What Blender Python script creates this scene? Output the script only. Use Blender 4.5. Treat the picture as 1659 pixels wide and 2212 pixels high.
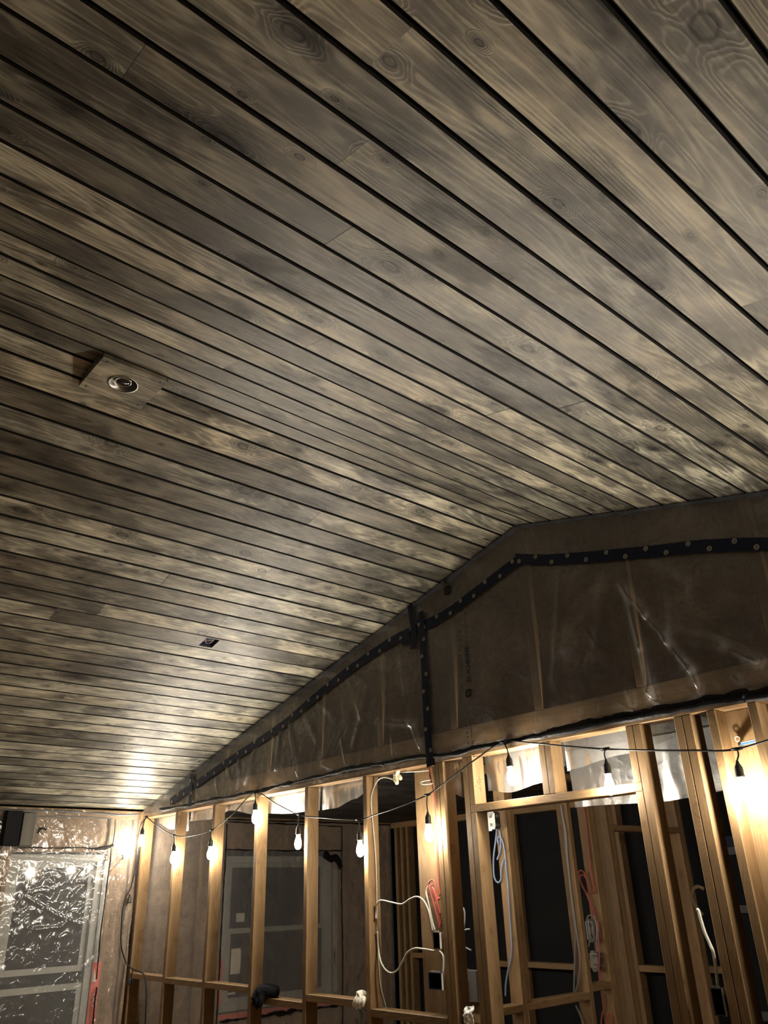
import bpy, bmesh, math, random
from mathutils import Vector, Matrix, noise

# ---------------------------------------------------------------- clear
for o in list(bpy.data.objects):
    bpy.data.objects.remove(o, do_unlink=True)
scene = bpy.context.scene
COL = scene.collection
random.seed(11)

# ---------------------------------------------------------------- camera
IMG_W, IMG_H = 1659.0, 2212.0
F_PX, YAW, PITCH, ROLL = 1679.67, -0.8448, 0.4541, -0.0334
CAM = Vector((6.9436, -3.2010, 1.7973))
fwd = Vector((math.sin(YAW)*math.cos(PITCH), math.cos(YAW)*math.cos(PITCH), math.sin(PITCH)))
rt0 = Vector((math.cos(YAW), -math.sin(YAW), 0))
up0 = rt0.cross(fwd)
RT = rt0*math.cos(ROLL) + up0*math.sin(ROLL)
UP = -rt0*math.sin(ROLL) + up0*math.cos(ROLL)
cd = bpy.data.cameras.new('camera')
cd.sensor_fit = 'VERTICAL'; cd.sensor_height = 36.0
cd.lens = F_PX/IMG_H*36.0
cd.clip_start = 0.02; cd.clip_end = 60
cam = bpy.data.objects.new('camera', cd)
cam.matrix_world = Matrix(((RT.x, UP.x, -fwd.x, CAM.x), (RT.y, UP.y, -fwd.y, CAM.y),
                           (RT.z, UP.z, -fwd.z, CAM.z), (0, 0, 0, 1)))
COL.objects.link(cam); scene.camera = cam

# ---------------------------------------------------------------- world and exposure
BULB_W = 3.6          # watts of every lit bulb on the string
world = bpy.data.worlds.new('night'); scene.world = world
world.use_nodes = True
world.node_tree.nodes['Background'].inputs[0].default_value = (0.55, 0.6, 0.75, 1)
world.node_tree.nodes['Background'].inputs[1].default_value = 0.004
scene.view_settings.view_transform = 'Standard'
scene.view_settings.look = 'None'
scene.view_settings.gamma = 1.0
scene.view_settings.use_curve_mapping = False
scene.view_settings.exposure = 2.0
scene.cycles.max_bounces = 7; scene.cycles.diffuse_bounces = 3; scene.cycles.glossy_bounces = 3; scene.cycles.transparent_max_bounces = 10

# ---------------------------------------------------------------- survey helpers: a sight line met with a known plane
def ray(px, py):
    return RT*((px-IMG_W/2)/F_PX) + UP*((IMG_H/2-py)/F_PX) + fwd
def at_y(px, py, y=0.0):
    d = ray(px, py); return CAM + d*((y-CAM.y)/d.y)
def at_x(px, py, x=0.0):
    d = ray(px, py); return CAM + d*((x-CAM.x)/d.x)

# room: gable wall plane y=0, left wall plane x=0, floor z=0
S24 = 0.6096
PLATE = 2.44
EAVE, RIDGE_X, RIDGE_Z = 2.5125, 4.4502, 3.629
SL = (RIDGE_Z-EAVE)/RIDGE_X
SLC = 1/math.sqrt(1+SL*SL); SLS = SL*SLC
ROOM_X = 2*RIDGE_X
Y_NEAR = -5.6
Y_FAR = 2.9
def ceil_z(x):
    return RIDGE_Z - SL*abs(x-RIDGE_X)

# ---------------------------------------------------------------- material helpers
MATS = {}
class NT:
    def __init__(s, name):
        s.m = bpy.data.materials.new(name); s.m.use_nodes = True
        s.t = s.m.node_tree; s.t.nodes.clear()
        s.out = s.n('ShaderNodeOutputMaterial'); MATS[name] = s.m
    def n(s, ty, **kw):
        nd = s.t.nodes.new(ty)
        for k, v in kw.items(): setattr(nd, k, v)
        return nd
    def l(s, a, b): s.t.links.new(a, b)
    def val(s, sock, v):
        if hasattr(v, 'is_output'): s.l(v, sock)
        else: sock.default_value = v
    def math(s, op, a, b=0.0, c=0.0, clamp=False):
        nd = s.n('ShaderNodeMath', operation=op); nd.use_clamp = clamp
        s.val(nd.inputs[0], a); s.val(nd.inputs[1], b)
        if op in ('MULTIPLY_ADD', 'SMOOTH_MIN', 'COMPARE'): s.val(nd.inputs[2], c)
        return nd.outputs[0]
    def vmath(s, op, a, b):
        nd = s.n('ShaderNodeVectorMath', operation=op)
        s.val(nd.inputs[0], a); s.val(nd.inputs[1], b); return nd.outputs[0]
    def mix(s, f, a, b):
        nd = s.n('ShaderNodeMix', data_type='RGBA'); nd.clamp_factor = True
        s.val(nd.inputs[0], f)
        for i, v in ((6, a), (7, b)):
            if hasattr(v, 'is_output'): s.l(v, nd.inputs[i])
            else: nd.inputs[i].default_value = tuple(v)+(1,) if len(v) == 3 else v
        return nd.outputs[2]
    def mul(s, a, b):
        nd = s.n('ShaderNodeMix', data_type='RGBA', blend_type='MULTIPLY'); nd.inputs[0].default_value = 1
        for i, v in ((6, a), (7, b)):
            if hasattr(v, 'is_output'): s.l(v, nd.inputs[i])
            else: nd.inputs[i].default_value = tuple(v)+(1,)
        return nd.outputs[2]
    def noise(s, vec, scale=1, detail=3, rough=.55, dist=0):
        nd = s.n('ShaderNodeTexNoise'); s.l(vec, nd.inputs['Vector'])
        nd.inputs['Scale'].default_value = scale; nd.inputs['Detail'].default_value = detail
        nd.inputs['Roughness'].default_value = rough; nd.inputs['Distortion'].default_value = dist
        return nd.outputs['Fac']
    def vor(s, vec, scale=1, feature='F1', rnd=1.0):
        nd = s.n('ShaderNodeTexVoronoi', feature=feature); s.l(vec, nd.inputs['Vector'])
        nd.inputs['Scale'].default_value = scale; nd.inputs['Randomness'].default_value = rnd
        return nd.outputs['Distance']
    def ramp(s, f, stops):
        nd = s.n('ShaderNodeValToRGB'); s.l(f, nd.inputs[0]); e = nd.color_ramp.elements
        while len(e) < len(stops): e.new(0.5)
        for i, (p, c) in enumerate(stops):
            e[i].position = p; e[i].color = (c if len(c) == 4 else tuple(c)+(1,)) if hasattr(c, '__len__') else (c, c, c, 1)
        return nd.outputs[0]
    def mr(s, v, a, b, c=0.0, d=1.0, smooth=False):
        nd = s.n('ShaderNodeMapRange'); nd.clamp = True
        if smooth: nd.interpolation_type = 'SMOOTHSTEP'
        s.val(nd.inputs[0], v)
        for i, q in enumerate((a, b, c, d)): s.val(nd.inputs[i+1], q)
        return nd.outputs[0]
    def bump(s, h, strength=.3, dist=.002):
        nd = s.n('ShaderNodeBump'); s.l(h, nd.inputs['Height'])
        nd.inputs['Strength'].default_value = strength; nd.inputs['Distance'].default_value = dist
        return nd.outputs[0]
    def pbr(s, col, rough=.5, spec=.5, metal=0.0, normal=None, link=True, **kw):
        p = s.n('ShaderNodeBsdfPrincipled')
        if hasattr(col, 'is_output'): s.l(col, p.inputs['Base Color'])
        else: p.inputs['Base Color'].default_value = tuple(col)+(1,)
        s.val(p.inputs['Roughness'], rough); s.val(p.inputs['Specular IOR Level'], spec); s.val(p.inputs['Metallic'], metal)
        if normal is not None: s.l(normal, p.inputs['Normal'])
        for k, v in kw.items(): p.inputs[k].default_value = v
        if link: s.l(p.outputs[0], s.out.inputs[0])
        return p.outputs[0]
    def pos(s): return s.n('ShaderNodeNewGeometry').outputs['Position']
    def objco(s): return s.n('ShaderNodeTexCoord').outputs['Object']
    def rnd(s): return s.n('ShaderNodeObjectInfo').outputs['Random']
    def xyz(s, v):
        nd = s.n('ShaderNodeSeparateXYZ'); s.l(v, nd.inputs[0]); return nd.outputs
    def comb(s, x, y, z):
        nd = s.n('ShaderNodeCombineXYZ')
        for i, v in enumerate((x, y, z)): s.val(nd.inputs[i], v)
        return nd.outputs[0]

def wood_field(t, across, along, seed):
    """knots, cathedral grain and fibre of a softwood board; returns grain lines, fibre, knot, halo, blotch"""
    wob = t.noise(t.comb(t.math('MULTIPLY', across, 22.0), t.math('MULTIPLY', along, 16.0), seed), 1.0, 2)
    kv = t.comb(t.math('ADD', t.math('MULTIPLY', across, 6.0), seed), t.math('MULTIPLY', along, 3.6), 0.0)
    vn = t.n('ShaderNodeTexVoronoi', voronoi_dimensions='2D'); t.l(kv, vn.inputs['Vector']); vn.inputs['Scale'].default_value = 1.0
    size = t.xyz(vn.outputs['Color'])[0]
    kd = t.math('MULTIPLY', vn.outputs['Distance'], t.mr(size, 0, 1, .85, 5.0))
    kd = t.math('ADD', kd, t.math('MULTIPLY_ADD', wob, .16, -.08))
    ring = t.math('MULTIPLY', t.mr(kd, .07, .11, 0.0, 1.0, True), t.mr(kd, .115, .17, 1.0, 0.0, True))
    core = t.mr(kd, .04, .14, 1.0, 0.0, True)
    knot = t.math('ADD', t.math('MULTIPLY', ring, .62), t.math('MULTIPLY', core, .22))
    halo = t.mr(kd, .10, .50, 1.0, 0.0, True)
    fv = t.comb(t.math('MULTIPLY', across, 9.0), t.math('MULTIPLY', along, .75), t.math('MULTIPLY', seed, 7.0))
    field = t.noise(fv, 1.0, 2, .45)
    field = t.math('ADD', field, t.math('MULTIPLY', halo, .20))
    lines = t.math('SINE', t.math('MULTIPLY', field, 130.0))
    lines = t.math('POWER', t.math('MULTIPLY_ADD', lines, .5, .5), 2.2)
    fib = t.noise(t.comb(t.math('MULTIPLY', across, 170.0), t.math('MULTIPLY', along, 5.0), seed), 1.0, 4, .6)
    blotch = t.noise(t.comb(t.math('MULTIPLY', across, 8.0), t.math('MULTIPLY', along, 3.2), t.math('MULTIPLY', seed, 11.0)), 1.0, 5, .62, .4)
    return lines, fib, knot, halo, blotch

def make_stain(name, dark, mid, light, rough, spec):
    t = NT(name)
    p = t.xyz(t.pos()); r = t.rnd()
    ac = t.math('ADD', p[0], t.math('MULTIPLY', r, 53.0))
    al = t.math('ADD', p[1], t.math('MULTIPLY', r, 211.0))
    lines, fib, knot, halo, blotch = wood_field(t, ac, al, t.math('MULTIPLY', r, 97.0))
    b = t.mr(blotch, .33, .68)
    v = t.math('MULTIPLY_ADD', lines, .20, t.math('MULTIPLY_ADD', b, .55, t.math('MULTIPLY', fib, .55)))
    smudge = t.mr(t.noise(t.comb(t.math('MULTIPLY', ac, 5.0), t.math('MULTIPLY', al, 2.0), t.math('MULTIPLY', r, 61.0)), 1.0, 4, .6, .3), .52, .68, 0.0, 1.0, True)
    v = t.math('SUBTRACT', v, t.math('MULTIPLY', smudge, .32))
    v = t.math('SUBTRACT', v, t.math('MULTIPLY', halo, .20))
    c = t.ramp(v, [(.10, dark), (.52, mid), (.98, light)])
    # boards took the stain differently
    tone = t.ramp(r, [(0, .34), (.22, .62), (.5, .9), (1, 1.18)])
    g = t.n('ShaderNodeCombineColor'); [t.l(tone, g.inputs[i]) for i in range(3)]
    c = t.mul(c, g.outputs[0])
    warm = t.math('FRACT', t.math('MULTIPLY', r, 17.3))
    c = t.mul(c, t.mix(warm, (1.04, 1.0, .93), (.97, 1.0, 1.02)))
    c = t.mix(knot, c, (dark[0]*.5, dark[1]*.5, dark[2]*.5))
    h = t.math('ADD', t.math('MULTIPLY', fib, .7), t.math('ADD', t.math('MULTIPLY', lines, .3), t.math('MULTIPLY', blotch, .8)))
    t.pbr(c, t.mr(fib, .3, .7, rough-.04, rough+.12), t.math('MULTIPLY', t.math('MULTIPLY_ADD', smudge, -.45*spec, spec), t.math('MULTIPLY_ADD', knot, -.6, 1.0)), normal=t.bump(h, .40, .0018))
make_stain('stained_pine', (.012, .0115, .0095), (.165, .155, .124), (.64, .605, .47), .40, .88)
make_stain('stained_offcut', (.006, .006, .005), (.060, .056, .045), (.15, .14, .11), .5, .4)
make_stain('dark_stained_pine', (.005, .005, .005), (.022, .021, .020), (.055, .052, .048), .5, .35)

def make_lumber(name, lo, hi):
    t = NT(name)
    p = t.xyz(t.objco()); r = t.rnd()
    ac = t.math('ADD', t.math('ADD', p[0], t.math('MULTIPLY', p[1], .9)), t.math('MULTIPLY', r, 31.0))
    al = t.math('ADD', p[2], t.math('MULTIPLY', r, 57.0))
    lines, fib, knot, halo, blotch = wood_field(t, ac, al, t.math('MULTIPLY', r, 41.0))
    v = t.math('MULTIPLY_ADD', lines, .30, t.math('MULTIPLY_ADD', blotch, .45, t.math('MULTIPLY', fib, .30)))
    c = t.mix(v, hi, lo)
    c = t.mix(t.math('MULTIPLY', halo, .18), c, (lo[0]*.7, lo[1]*.55, lo[2]*.45))
    c = t.mix(t.math('MULTIPLY', knot, .8), c, (.10, .045, .02))
    tone = t.mr(r, 0, 1, .82, 1.08)
    g = t.n('ShaderNodeCombineColor'); [t.l(tone, g.inputs[i]) for i in range(3)]
    c = t.mul(c, g.outputs[0])
    t.pbr(c, .62, .3, normal=t.bump(t.math('ADD', fib, t.math('MULTIPLY', lines, .3)), .25, .001))
make_lumber('framing_lumber', (.150, .086, .038), (.285, .185, .088))

def plain(name, col, rough=.5, spec=.5, metal=0.0, nz=None, bmp=0.0, **kw):
    t = NT(name)
    c = col; nrm = None
    if nz:
        f = t.noise(t.objco(), nz[0], 4, .6)
        c = t.mix(f, tuple(a*(1-nz[1]) for a in col), tuple(min(1, a*(1+nz[1])) for a in col))
        if bmp: nrm = t.bump(f, bmp, .004)
    t.pbr(c, rough, spec, metal, nrm, **kw)
plain('groove_dark', (.010, .009, .008), .7, .2, nz=(40, .3))
plain('roof_deck', (.012, .010, .008), .9, .1, nz=(9, .3))
plain('black_sealant', (.006, .006, .008), .55, .25, nz=(60, .4), bmp=.6)
plain('blue_tape', (.006, .013, .045), .5, .3, nz=(30, .25), bmp=.25)
plain('white_print', (.62, .60, .52), .6, .2, nz=(50, .15))
plain('black_print', (.018, .017, .016), .6, .2, nz=(50, .15))
plain('grey_vinyl', (.10, .105, .115), .5, .3, nz=(14, .06))
plain('white_vinyl', (.30, .30, .28), .45, .4, nz=(14, .06))
plain('paper_label', (.66, .62, .52), .7, .2, nz=(40, .08))
plain('white_cable', (.52, .50, .43), .42, .4, nz=(30, .08))
plain('grey_cable', (.20, .20, .20), .42, .4, nz=(30, .08))
plain('red_cable', (.36, .075, .060), .42, .4, nz=(30, .1))
plain('blue_cable', (.19, .25, .38), .42, .4, nz=(30, .08))
plain('black_cord', (.008, .0075, .0075), .5, .25, nz=(60, .2))
plain('black_rubber', (.018, .017, .016), .45, .45, nz=(60, .2))
plain('galvanised_steel', (.55, .55, .52), .34, .5, 1.0, nz=(25, .22))
plain('dull_steel', (.20, .195, .19), .5, .5, .8, nz=(20, .25))
plain('blue_plastic', (.012, .03, .13), .38, .5, nz=(20, .2))
plain('black_plastic', (.008, .008, .010), .5, .4, nz=(20, .2))
plain('cream_plastic', (.72, .66, .46), .4, .5, nz=(30, .08))
plain('copper_wire', (.75, .42, .22), .3, .5, 1.0, nz=(30, .1))
plain('black_fabric', (.006, .006, .007), .95, .1, nz=(120, .4), bmp=.5)
plain('white_fabric', (.62, .59, .50), .95, .1, nz=(90, .2), bmp=.6)
plain('white_rag', (.80, .79, .76), .9, .1, nz=(40, .1), bmp=.5)
plain('red_flashing', (.55, .10, .075), .45, .4, nz=(20, .12))
plain('pencil', (.12, .085, .05), .8, .1, nz=(60, .2))
plain('black_membrane', (.005, .005, .006), .75, .2, nz=(8, .4), bmp=.5)
plain('pipe_blue', (.04, .12, .34), .35, .5, nz=(20, .08))
plain('reflector', (.70, .70, .68), .14, .5, 1.0, nz=(20, .08))

# glass wool batts
t = NT('glass_wool')
co = t.pos()
n1 = t.noise(co, 7, 6, .65, .6); n2 = t.noise(co, 42, 4, .6)
c = t.ramp(t.math('ADD', t.math('MULTIPLY', n1, .75), t.math('MULTIPLY', n2, .25)),
           [(.30, (.135, .086, .050)), (.52, (.27, .182, .112)), (.75, (.40, .29, .19))])
t.pbr(c, .95, .05, normal=t.bump(t.math('ADD', n1, t.math('MULTIPLY', n2, .4)), .8, .03))

# polyethylene sheet: clear, glossy, slightly milky
def make_poly(name, haze, rough, bscale, bstr, tint=(.80, .80, .79), sharp=3.0):
    t = NT(name)
    co = t.pos()
    a = t.noise(co, bscale, 2, .5, 1.2)
    ridg = t.math('SUBTRACT', 1.0, t.math('ABSOLUTE', t.math('MULTIPLY_ADD', a, 2.0, -1.0)))
    ridg = t.math('POWER', ridg, sharp)
    big = t.noise(co, bscale*.35, 2, .5, .5)
    h = t.math('ADD', ridg, t.math('MULTIPLY', big, .5))
    nrm = t.bump(h, bstr, .012)
    film = t.pbr(tint, rough, .6, normal=nrm, link=False)
    tl = t.n('ShaderNodeBsdfTranslucent'); tl.inputs[0].default_value = tint+(1,)
    m0 = t.n('ShaderNodeMixShader'); m0.inputs[0].default_value = .35
    t.l(film, m0.inputs[1]); t.l(tl.outputs[0], m0.inputs[2])
    tr = t.n('ShaderNodeBsdfTransparent'); tr.inputs[0].default_value = (.97, .97, .96, 1)
    gl = t.n('ShaderNodeBsdfGlossy'); gl.inputs['Roughness'].default_value = rough
    gl.inputs[0].default_value = (1, 1, 1, 1); t.l(nrm, gl.inputs['Normal'])
    fr = t.n('ShaderNodeFresnel'); fr.inputs[0].default_value = 1.5; t.l(nrm, fr.inputs['Normal'])
    m1 = t.n('ShaderNodeMixShader'); t.val(m1.inputs[0], haze)
    t.l(tr.outputs[0], m1.inputs[1]); t.l(m0.outputs[0], m1.inputs[2])
    m2 = t.n('ShaderNodeMixShader'); t.l(fr.outputs[0], m2.inputs[0])
    t.l(m1.outputs[0], m2.inputs[1]); t.l(gl.outputs[0], m2.inputs[2])
    t.l(m2.outputs[0], t.out.inputs[0])
make_poly('poly_crinkled', .155, .13, 7, .20, sharp=14.0)
make_poly('poly_sheet', .26, .20, 5, .30, (.80, .80, .82))
make_poly('poly_matte', .22, .42, 2, .15)
make_poly('poly_flap', .24, .34, 3, .2)

# window glass against the night
t = NT('night_glass')
t.pbr(t.mix(t.noise(t.objco(), 3, 2), (.012, .014, .016), (.020, .022, .024)), .06, .5)

# bulb: clear hot envelope around the lamp
t = NT('lit_bulb')
em = t.n('ShaderNodeEmission'); em.inputs[0].default_value = (1.0, .86, .62, 1); em.inputs[1].default_value = 14.0
tr = t.n('ShaderNodeBsdfTransparent')
ad = t.n('ShaderNodeAddShader'); t.l(em.outputs[0], ad.inputs[0]); t.l(tr.outputs[0], ad.inputs[1])
t.l(ad.outputs[0], t.out.inputs[0])
MATS['lit_bulb'].cycles.emission_sampling = 'NONE'

# subfloor sheets
t = NT('osb_floor')
co = t.pos()
c = t.ramp(t.vor(t.vmath('MULTIPLY', co, (9, 28, 9)), 1), [(.0, (.30, .20, .11)), (.6, (.42, .30, .17)), (1, (.22, .14, .07))])
t.pbr(c, .8, .2, normal=t.bump(t.noise(co, 40, 3), .3, .002))

# ---------------------------------------------------------------- object helpers
def tag(o, label, cat, group=None):
    o['label'] = label; o['category'] = cat
    if group: o['group'] = group
    return o
def structure(o, label=None):
    o['kind'] = 'structure'
    if label: o['label'] = label
    return o
def link(name, me, mat, parent=None):
    o = bpy.data.objects.new(name, me)
    if mat and me is not None and not me.materials: me.materials.append(MATS[mat])
    COL.objects.link(o)
    if parent: o.parent = parent
    return o
def empty(name, loc=(0, 0, 0)):
    o = bpy.data.objects.new(name, None); o.location = loc; o.empty_display_size = .05
    COL.objects.link(o); return o
def mesh_of(name, verts, faces, smooth=False):
    me = bpy.data.meshes.new(name); me.from_pydata([tuple(v) for v in verts], [], faces)
    if smooth: me.polygons.foreach_set('use_smooth', [True]*len(me.polygons))
    me.update(); return me
def local(o, me_verts_parent_loc): pass

def cbox(sx, sy, sz, b=.002):
    """a box centred on the origin with its edges eased"""
    bm = bmesh.new(); bmesh.ops.create_cube(bm, size=1)
    bmesh.ops.scale(bm, vec=(sx, sy, sz), verts=bm.verts)
    if b: bmesh.ops.bevel(bm, geom=list(bm.edges), offset=min(b, .45*min(sx, sy, sz)), segments=1, affect='EDGES')
    me = bpy.data.meshes.new('box'); bm.to_mesh(me); bm.free(); return me
BOXES = {}
def lumber(name, X, Y, Z, parent, mat='framing_lumber', b=.0025, rel=True, jig=0.0):
    """one stick of timber between two corners; the grain runs along its longest side"""
    d = [X[1]-X[0], Y[1]-Y[0], Z[1]-Z[0]]
    c = Vector(((X[0]+X[1])/2, (Y[0]+Y[1])/2, (Z[0]+Z[1])/2))
    ax = max(range(3), key=lambda i: d[i])
    if ax == 2: dims, rot = (d[0], d[1], d[2]), (0, 0, 0)
    elif ax == 0: dims, rot = (d[2], d[1], d[0]), (0, math.pi/2, 0)
    else: dims, rot = (d[0], d[2], d[1]), (-math.pi/2, 0, 0)
    key = tuple(round(v, 4) for v in dims)+(mat, b)
    if key not in BOXES:
        BOXES[key] = cbox(*dims, b)
    o = link(name, BOXES[key], mat, parent)
    o.location = c - (parent.location if parent else Vector())
    o.rotation_euler = rot
    return o

def crom(P, n=8, closed=False):
    """smooth curve through points"""
    P = [Vector(p) for p in P]
    if len(P) < 3: return P
    out = []
    for i in range(len(P)-1):
        p0 = P[i-1] if i else P[0]*2-P[1]
        p1, p2 = P[i], P[i+1]
        p3 = P[i+2] if i+2 < len(P) else P[-1]*2-P[-2]
        for k in range(n):
            u = k/n
            out.append(.5*((2*p1)+(p2-p0)*u+(2*p0-5*p1+4*p2-p3)*u*u+(3*p1-p0-3*p2+p3)*u**3))
    out.append(P[-1]); return out
def tube_data(P, r, sides=8, flat=1.0):
    """a round (or flattened) cable along points"""
    V, Fc = [], []
    n = len(P); T = [(P[min(i+1, n-1)]-P[max(i-1, 0)]).normalized() for i in range(n)]
    a = Vector((0, 0, 1)) if abs(T[0].z) < .9 else Vector((1, 0, 0))
    N = (a - T[0]*a.dot(T[0])).normalized()
    for i in range(n):
        N = (N - T[i]*N.dot(T[i]))
        N = N.normalized() if N.length > 1e-6 else T[i].orthogonal().normalized()
        B = T[i].cross(N)
        ri = r(i/(n-1)) if callable(r) else r
        for k in range(sides):
            an = 2*math.pi*k/sides
            V.append(P[i] + N*(ri*math.cos(an)) + B*(ri*flat*math.sin(an)))
    for i in range(n-1):
        for k in range(sides):
            k2 = (k+1) % sides
            Fc.append((i*sides+k, i*sides+k2, (i+1)*sides+k2, (i+1)*sides+k))
    Fc.append(tuple(range(sides-1, -1, -1))); Fc.append(tuple((n-1)*sides+k for k in range(sides)))
    return V, Fc
def join_data(parts):
    V, Fc = [], []
    for v, f in parts:
        o = len(V); V += list(v); Fc += [tuple(i+o for i in q) for q in f]
    return V, Fc
def cable(name, curves, r, mat, label, group=None, flat=1.0, parent=None):
    parts = [tube_data(crom(c, 8), r, 8, flat) for c in curves]
    V, Fc = join_data(parts)
    o0 = Vector(V[0])
    me = mesh_of(name, [Vector(v)-o0 for v in V], Fc, True)
    o = link(name, me, mat, parent); o.location = o0
    if parent is None: tag(o, label, 'cable', group)
    return o
def lathe(prof, seg=20, caps=True):
    V, Fc = [], []
    for (r, z) in prof:
        for k in range(seg):
            a = 2*math.pi*k/seg; V.append(Vector((r*math.cos(a), r*math.sin(a), z)))
    for i in range(len(prof)-1):
        for k in range(seg):
            k2 = (k+1) % seg
            Fc.append((i*seg+k, i*seg+k2, (i+1)*seg+k2, (i+1)*seg+k))
    if caps:
        Fc.append(tuple(range(seg-1, -1, -1))); Fc.append(tuple((len(prof)-1)*seg+k for k in range(seg)))
    return V, Fc
def boxdata(x0, x1, y0, y1, z0, z1):
    V = [Vector((x, y, z)) for x in (x0, x1) for y in (y0, y1) for z in (z0, z1)]
    return V, [(0, 1, 3, 2), (4, 6, 7, 5), (0, 4, 5, 1), (2, 3, 7, 6), (0, 2, 6, 4), (1, 5, 7, 3)]
def grid_data(nu, nv, fn):
    V = [fn(i/(nu-1), j/(nv-1)) for j in range(nv) for i in range(nu)]
    Fc = [(j*nu+i, j*nu+i+1, (j+1)*nu+i+1, (j+1)*nu+i) for j in range(nv-1) for i in range(nu-1)]
    return V, Fc
def fbm(x, y, z=0.0, o=3):
    return noise.fractal(Vector((x, y, z)), 1.0, 2.0, o)
def seg_dist(p, a, b):
    ax, ay = a; bx, by = b; dx, dy = bx-ax, by-ay
    L2 = dx*dx+dy*dy or 1e-9
    u = max(0, min(1, ((p[0]-ax)*dx+(p[1]-ay)*dy)/L2))
    return math.hypot(p[0]-ax-u*dx, p[1]-ay-u*dy), u
def text_mesh(txt, size, ext=.0006):
    cu = bpy.data.curves.new('letters', 'FONT'); cu.body = txt; cu.size = size; cu.extrude = ext; cu.resolution_u = 3
    ob = bpy.data.objects.new('letters', cu); COL.objects.link(ob)
    bpy.context.view_layer.update()
    me = bpy.data.meshes.new_from_object(ob.evaluated_get(bpy.context.evaluated_depsgraph_get()))
    bpy.data.objects.remove(ob, do_unlink=True)
    return me

# ================================================================ FLOOR
fl = link('floor', mesh_of('floor', *join_data([boxdata(-.2, ROOM_X+.2, Y_NEAR, Y_FAR+.3, -.05, 0)])), 'osb_floor')
structure(fl, 'bare oriented strand board subfloor')

# ================================================================ CEILING: roof deck with stained boards
def deck_data():
    up = .045
    pts = []
    for y in (Y_NEAR, 0.0):
        pts += [(-.1, y, ceil_z(-.1)+.024), (RIDGE_X, y, RIDGE_Z+.024), (ROOM_X+.1, y, ceil_z(ROOM_X+.1)+.024),
                (ROOM_X+.1, y, ceil_z(ROOM_X+.1)+.024+up), (RIDGE_X, y, RIDGE_Z+.024+up), (-.1, y, ceil_z(-.1)+.024+up)]
    Fc = [(0, 1, 7, 6), (1, 2, 8, 7), (2, 3, 9, 8), (3, 4, 10, 9), (4, 5, 11, 10), (5, 0, 6, 11),
          (0, 5, 4, 1), (1, 4, 3, 2), (6, 7, 10, 11), (7, 8, 9, 10)]
    return pts, Fc
ceiling = link('ceiling', mesh_of('ceiling', *deck_data()), 'roof_deck')
structure(ceiling, 'vaulted tongue-and-groove board ceiling stained dark grey brown')

PW = .1323                      # board cover width
PLANK = {}
def plank_mesh(w):
    key = round(w, 4)
    if key in PLANK: return PLANK[key]
    g, c, th = .0030, .0045, .019
    prof = [(g, th), (g, c), (g+c, 0), (w-g-c, 0), (w-g, c), (w-g, th)]
    V = [(x, y, z) for y in (0.0, 1.0) for (x, z) in prof]
    n = len(prof)
    Fc = [(i, (i+1) % n, n+(i+1) % n, n+i) for i in range(n)] + [tuple(range(n-1, -1, -1)), tuple(range(n, 2*n))]
    me = mesh_of('plank', V, Fc); me.materials.append(MATS['stained_pine']); me.materials.append(MATS['groove_dark'])
    for i in (0, 1, 3, 4): me.polygons[i].material_index = 1      # groove sides and chamfers are near black
    PLANK[key] = me; return me
HOLE_Y = (-.995, -.905)
def place_plank(side, d0, w, y0, y1, me=None):
    """side -1 left slope, +1 right slope; d0 distance of the board's upper edge from the ridge; y0<y1"""
    tx = Vector((side*SLC, 0, -SLS)); ny = Vector((0, 1, 0)) if side > 0 else Vector((0, -1, 0))
    nz = tx.cross(ny)
    org = Vector((RIDGE_X, 0, RIDGE_Z)) + tx*d0
    org.y = y0 if side > 0 else y1
    L = y1-y0-.0008
    wob = random.uniform(-.0012, .0012)          # boards sit a hair proud or shy of each other
    org += nz*wob
    o = link('plank', me or plank_mesh(w), 'stained_pine', ceiling)
    if me: L = 1.0
    o.matrix_world = Matrix(((tx.x, ny.x*L, nz.x, org.x), (tx.y, ny.y*L, nz.y, org.y), (tx.z, ny.z*L, nz.z, org.z), (0, 0, 0, 1)))
    return o
def plank_rows(side, g0, total):
    rows = [(0.0, g0)]; d = g0
    while d < total-.01:
        rows.append((d, min(PW, total-d))); d += PW
    return rows
slope_len = RIDGE_X/SLC
rl = random.Random(5)
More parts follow.
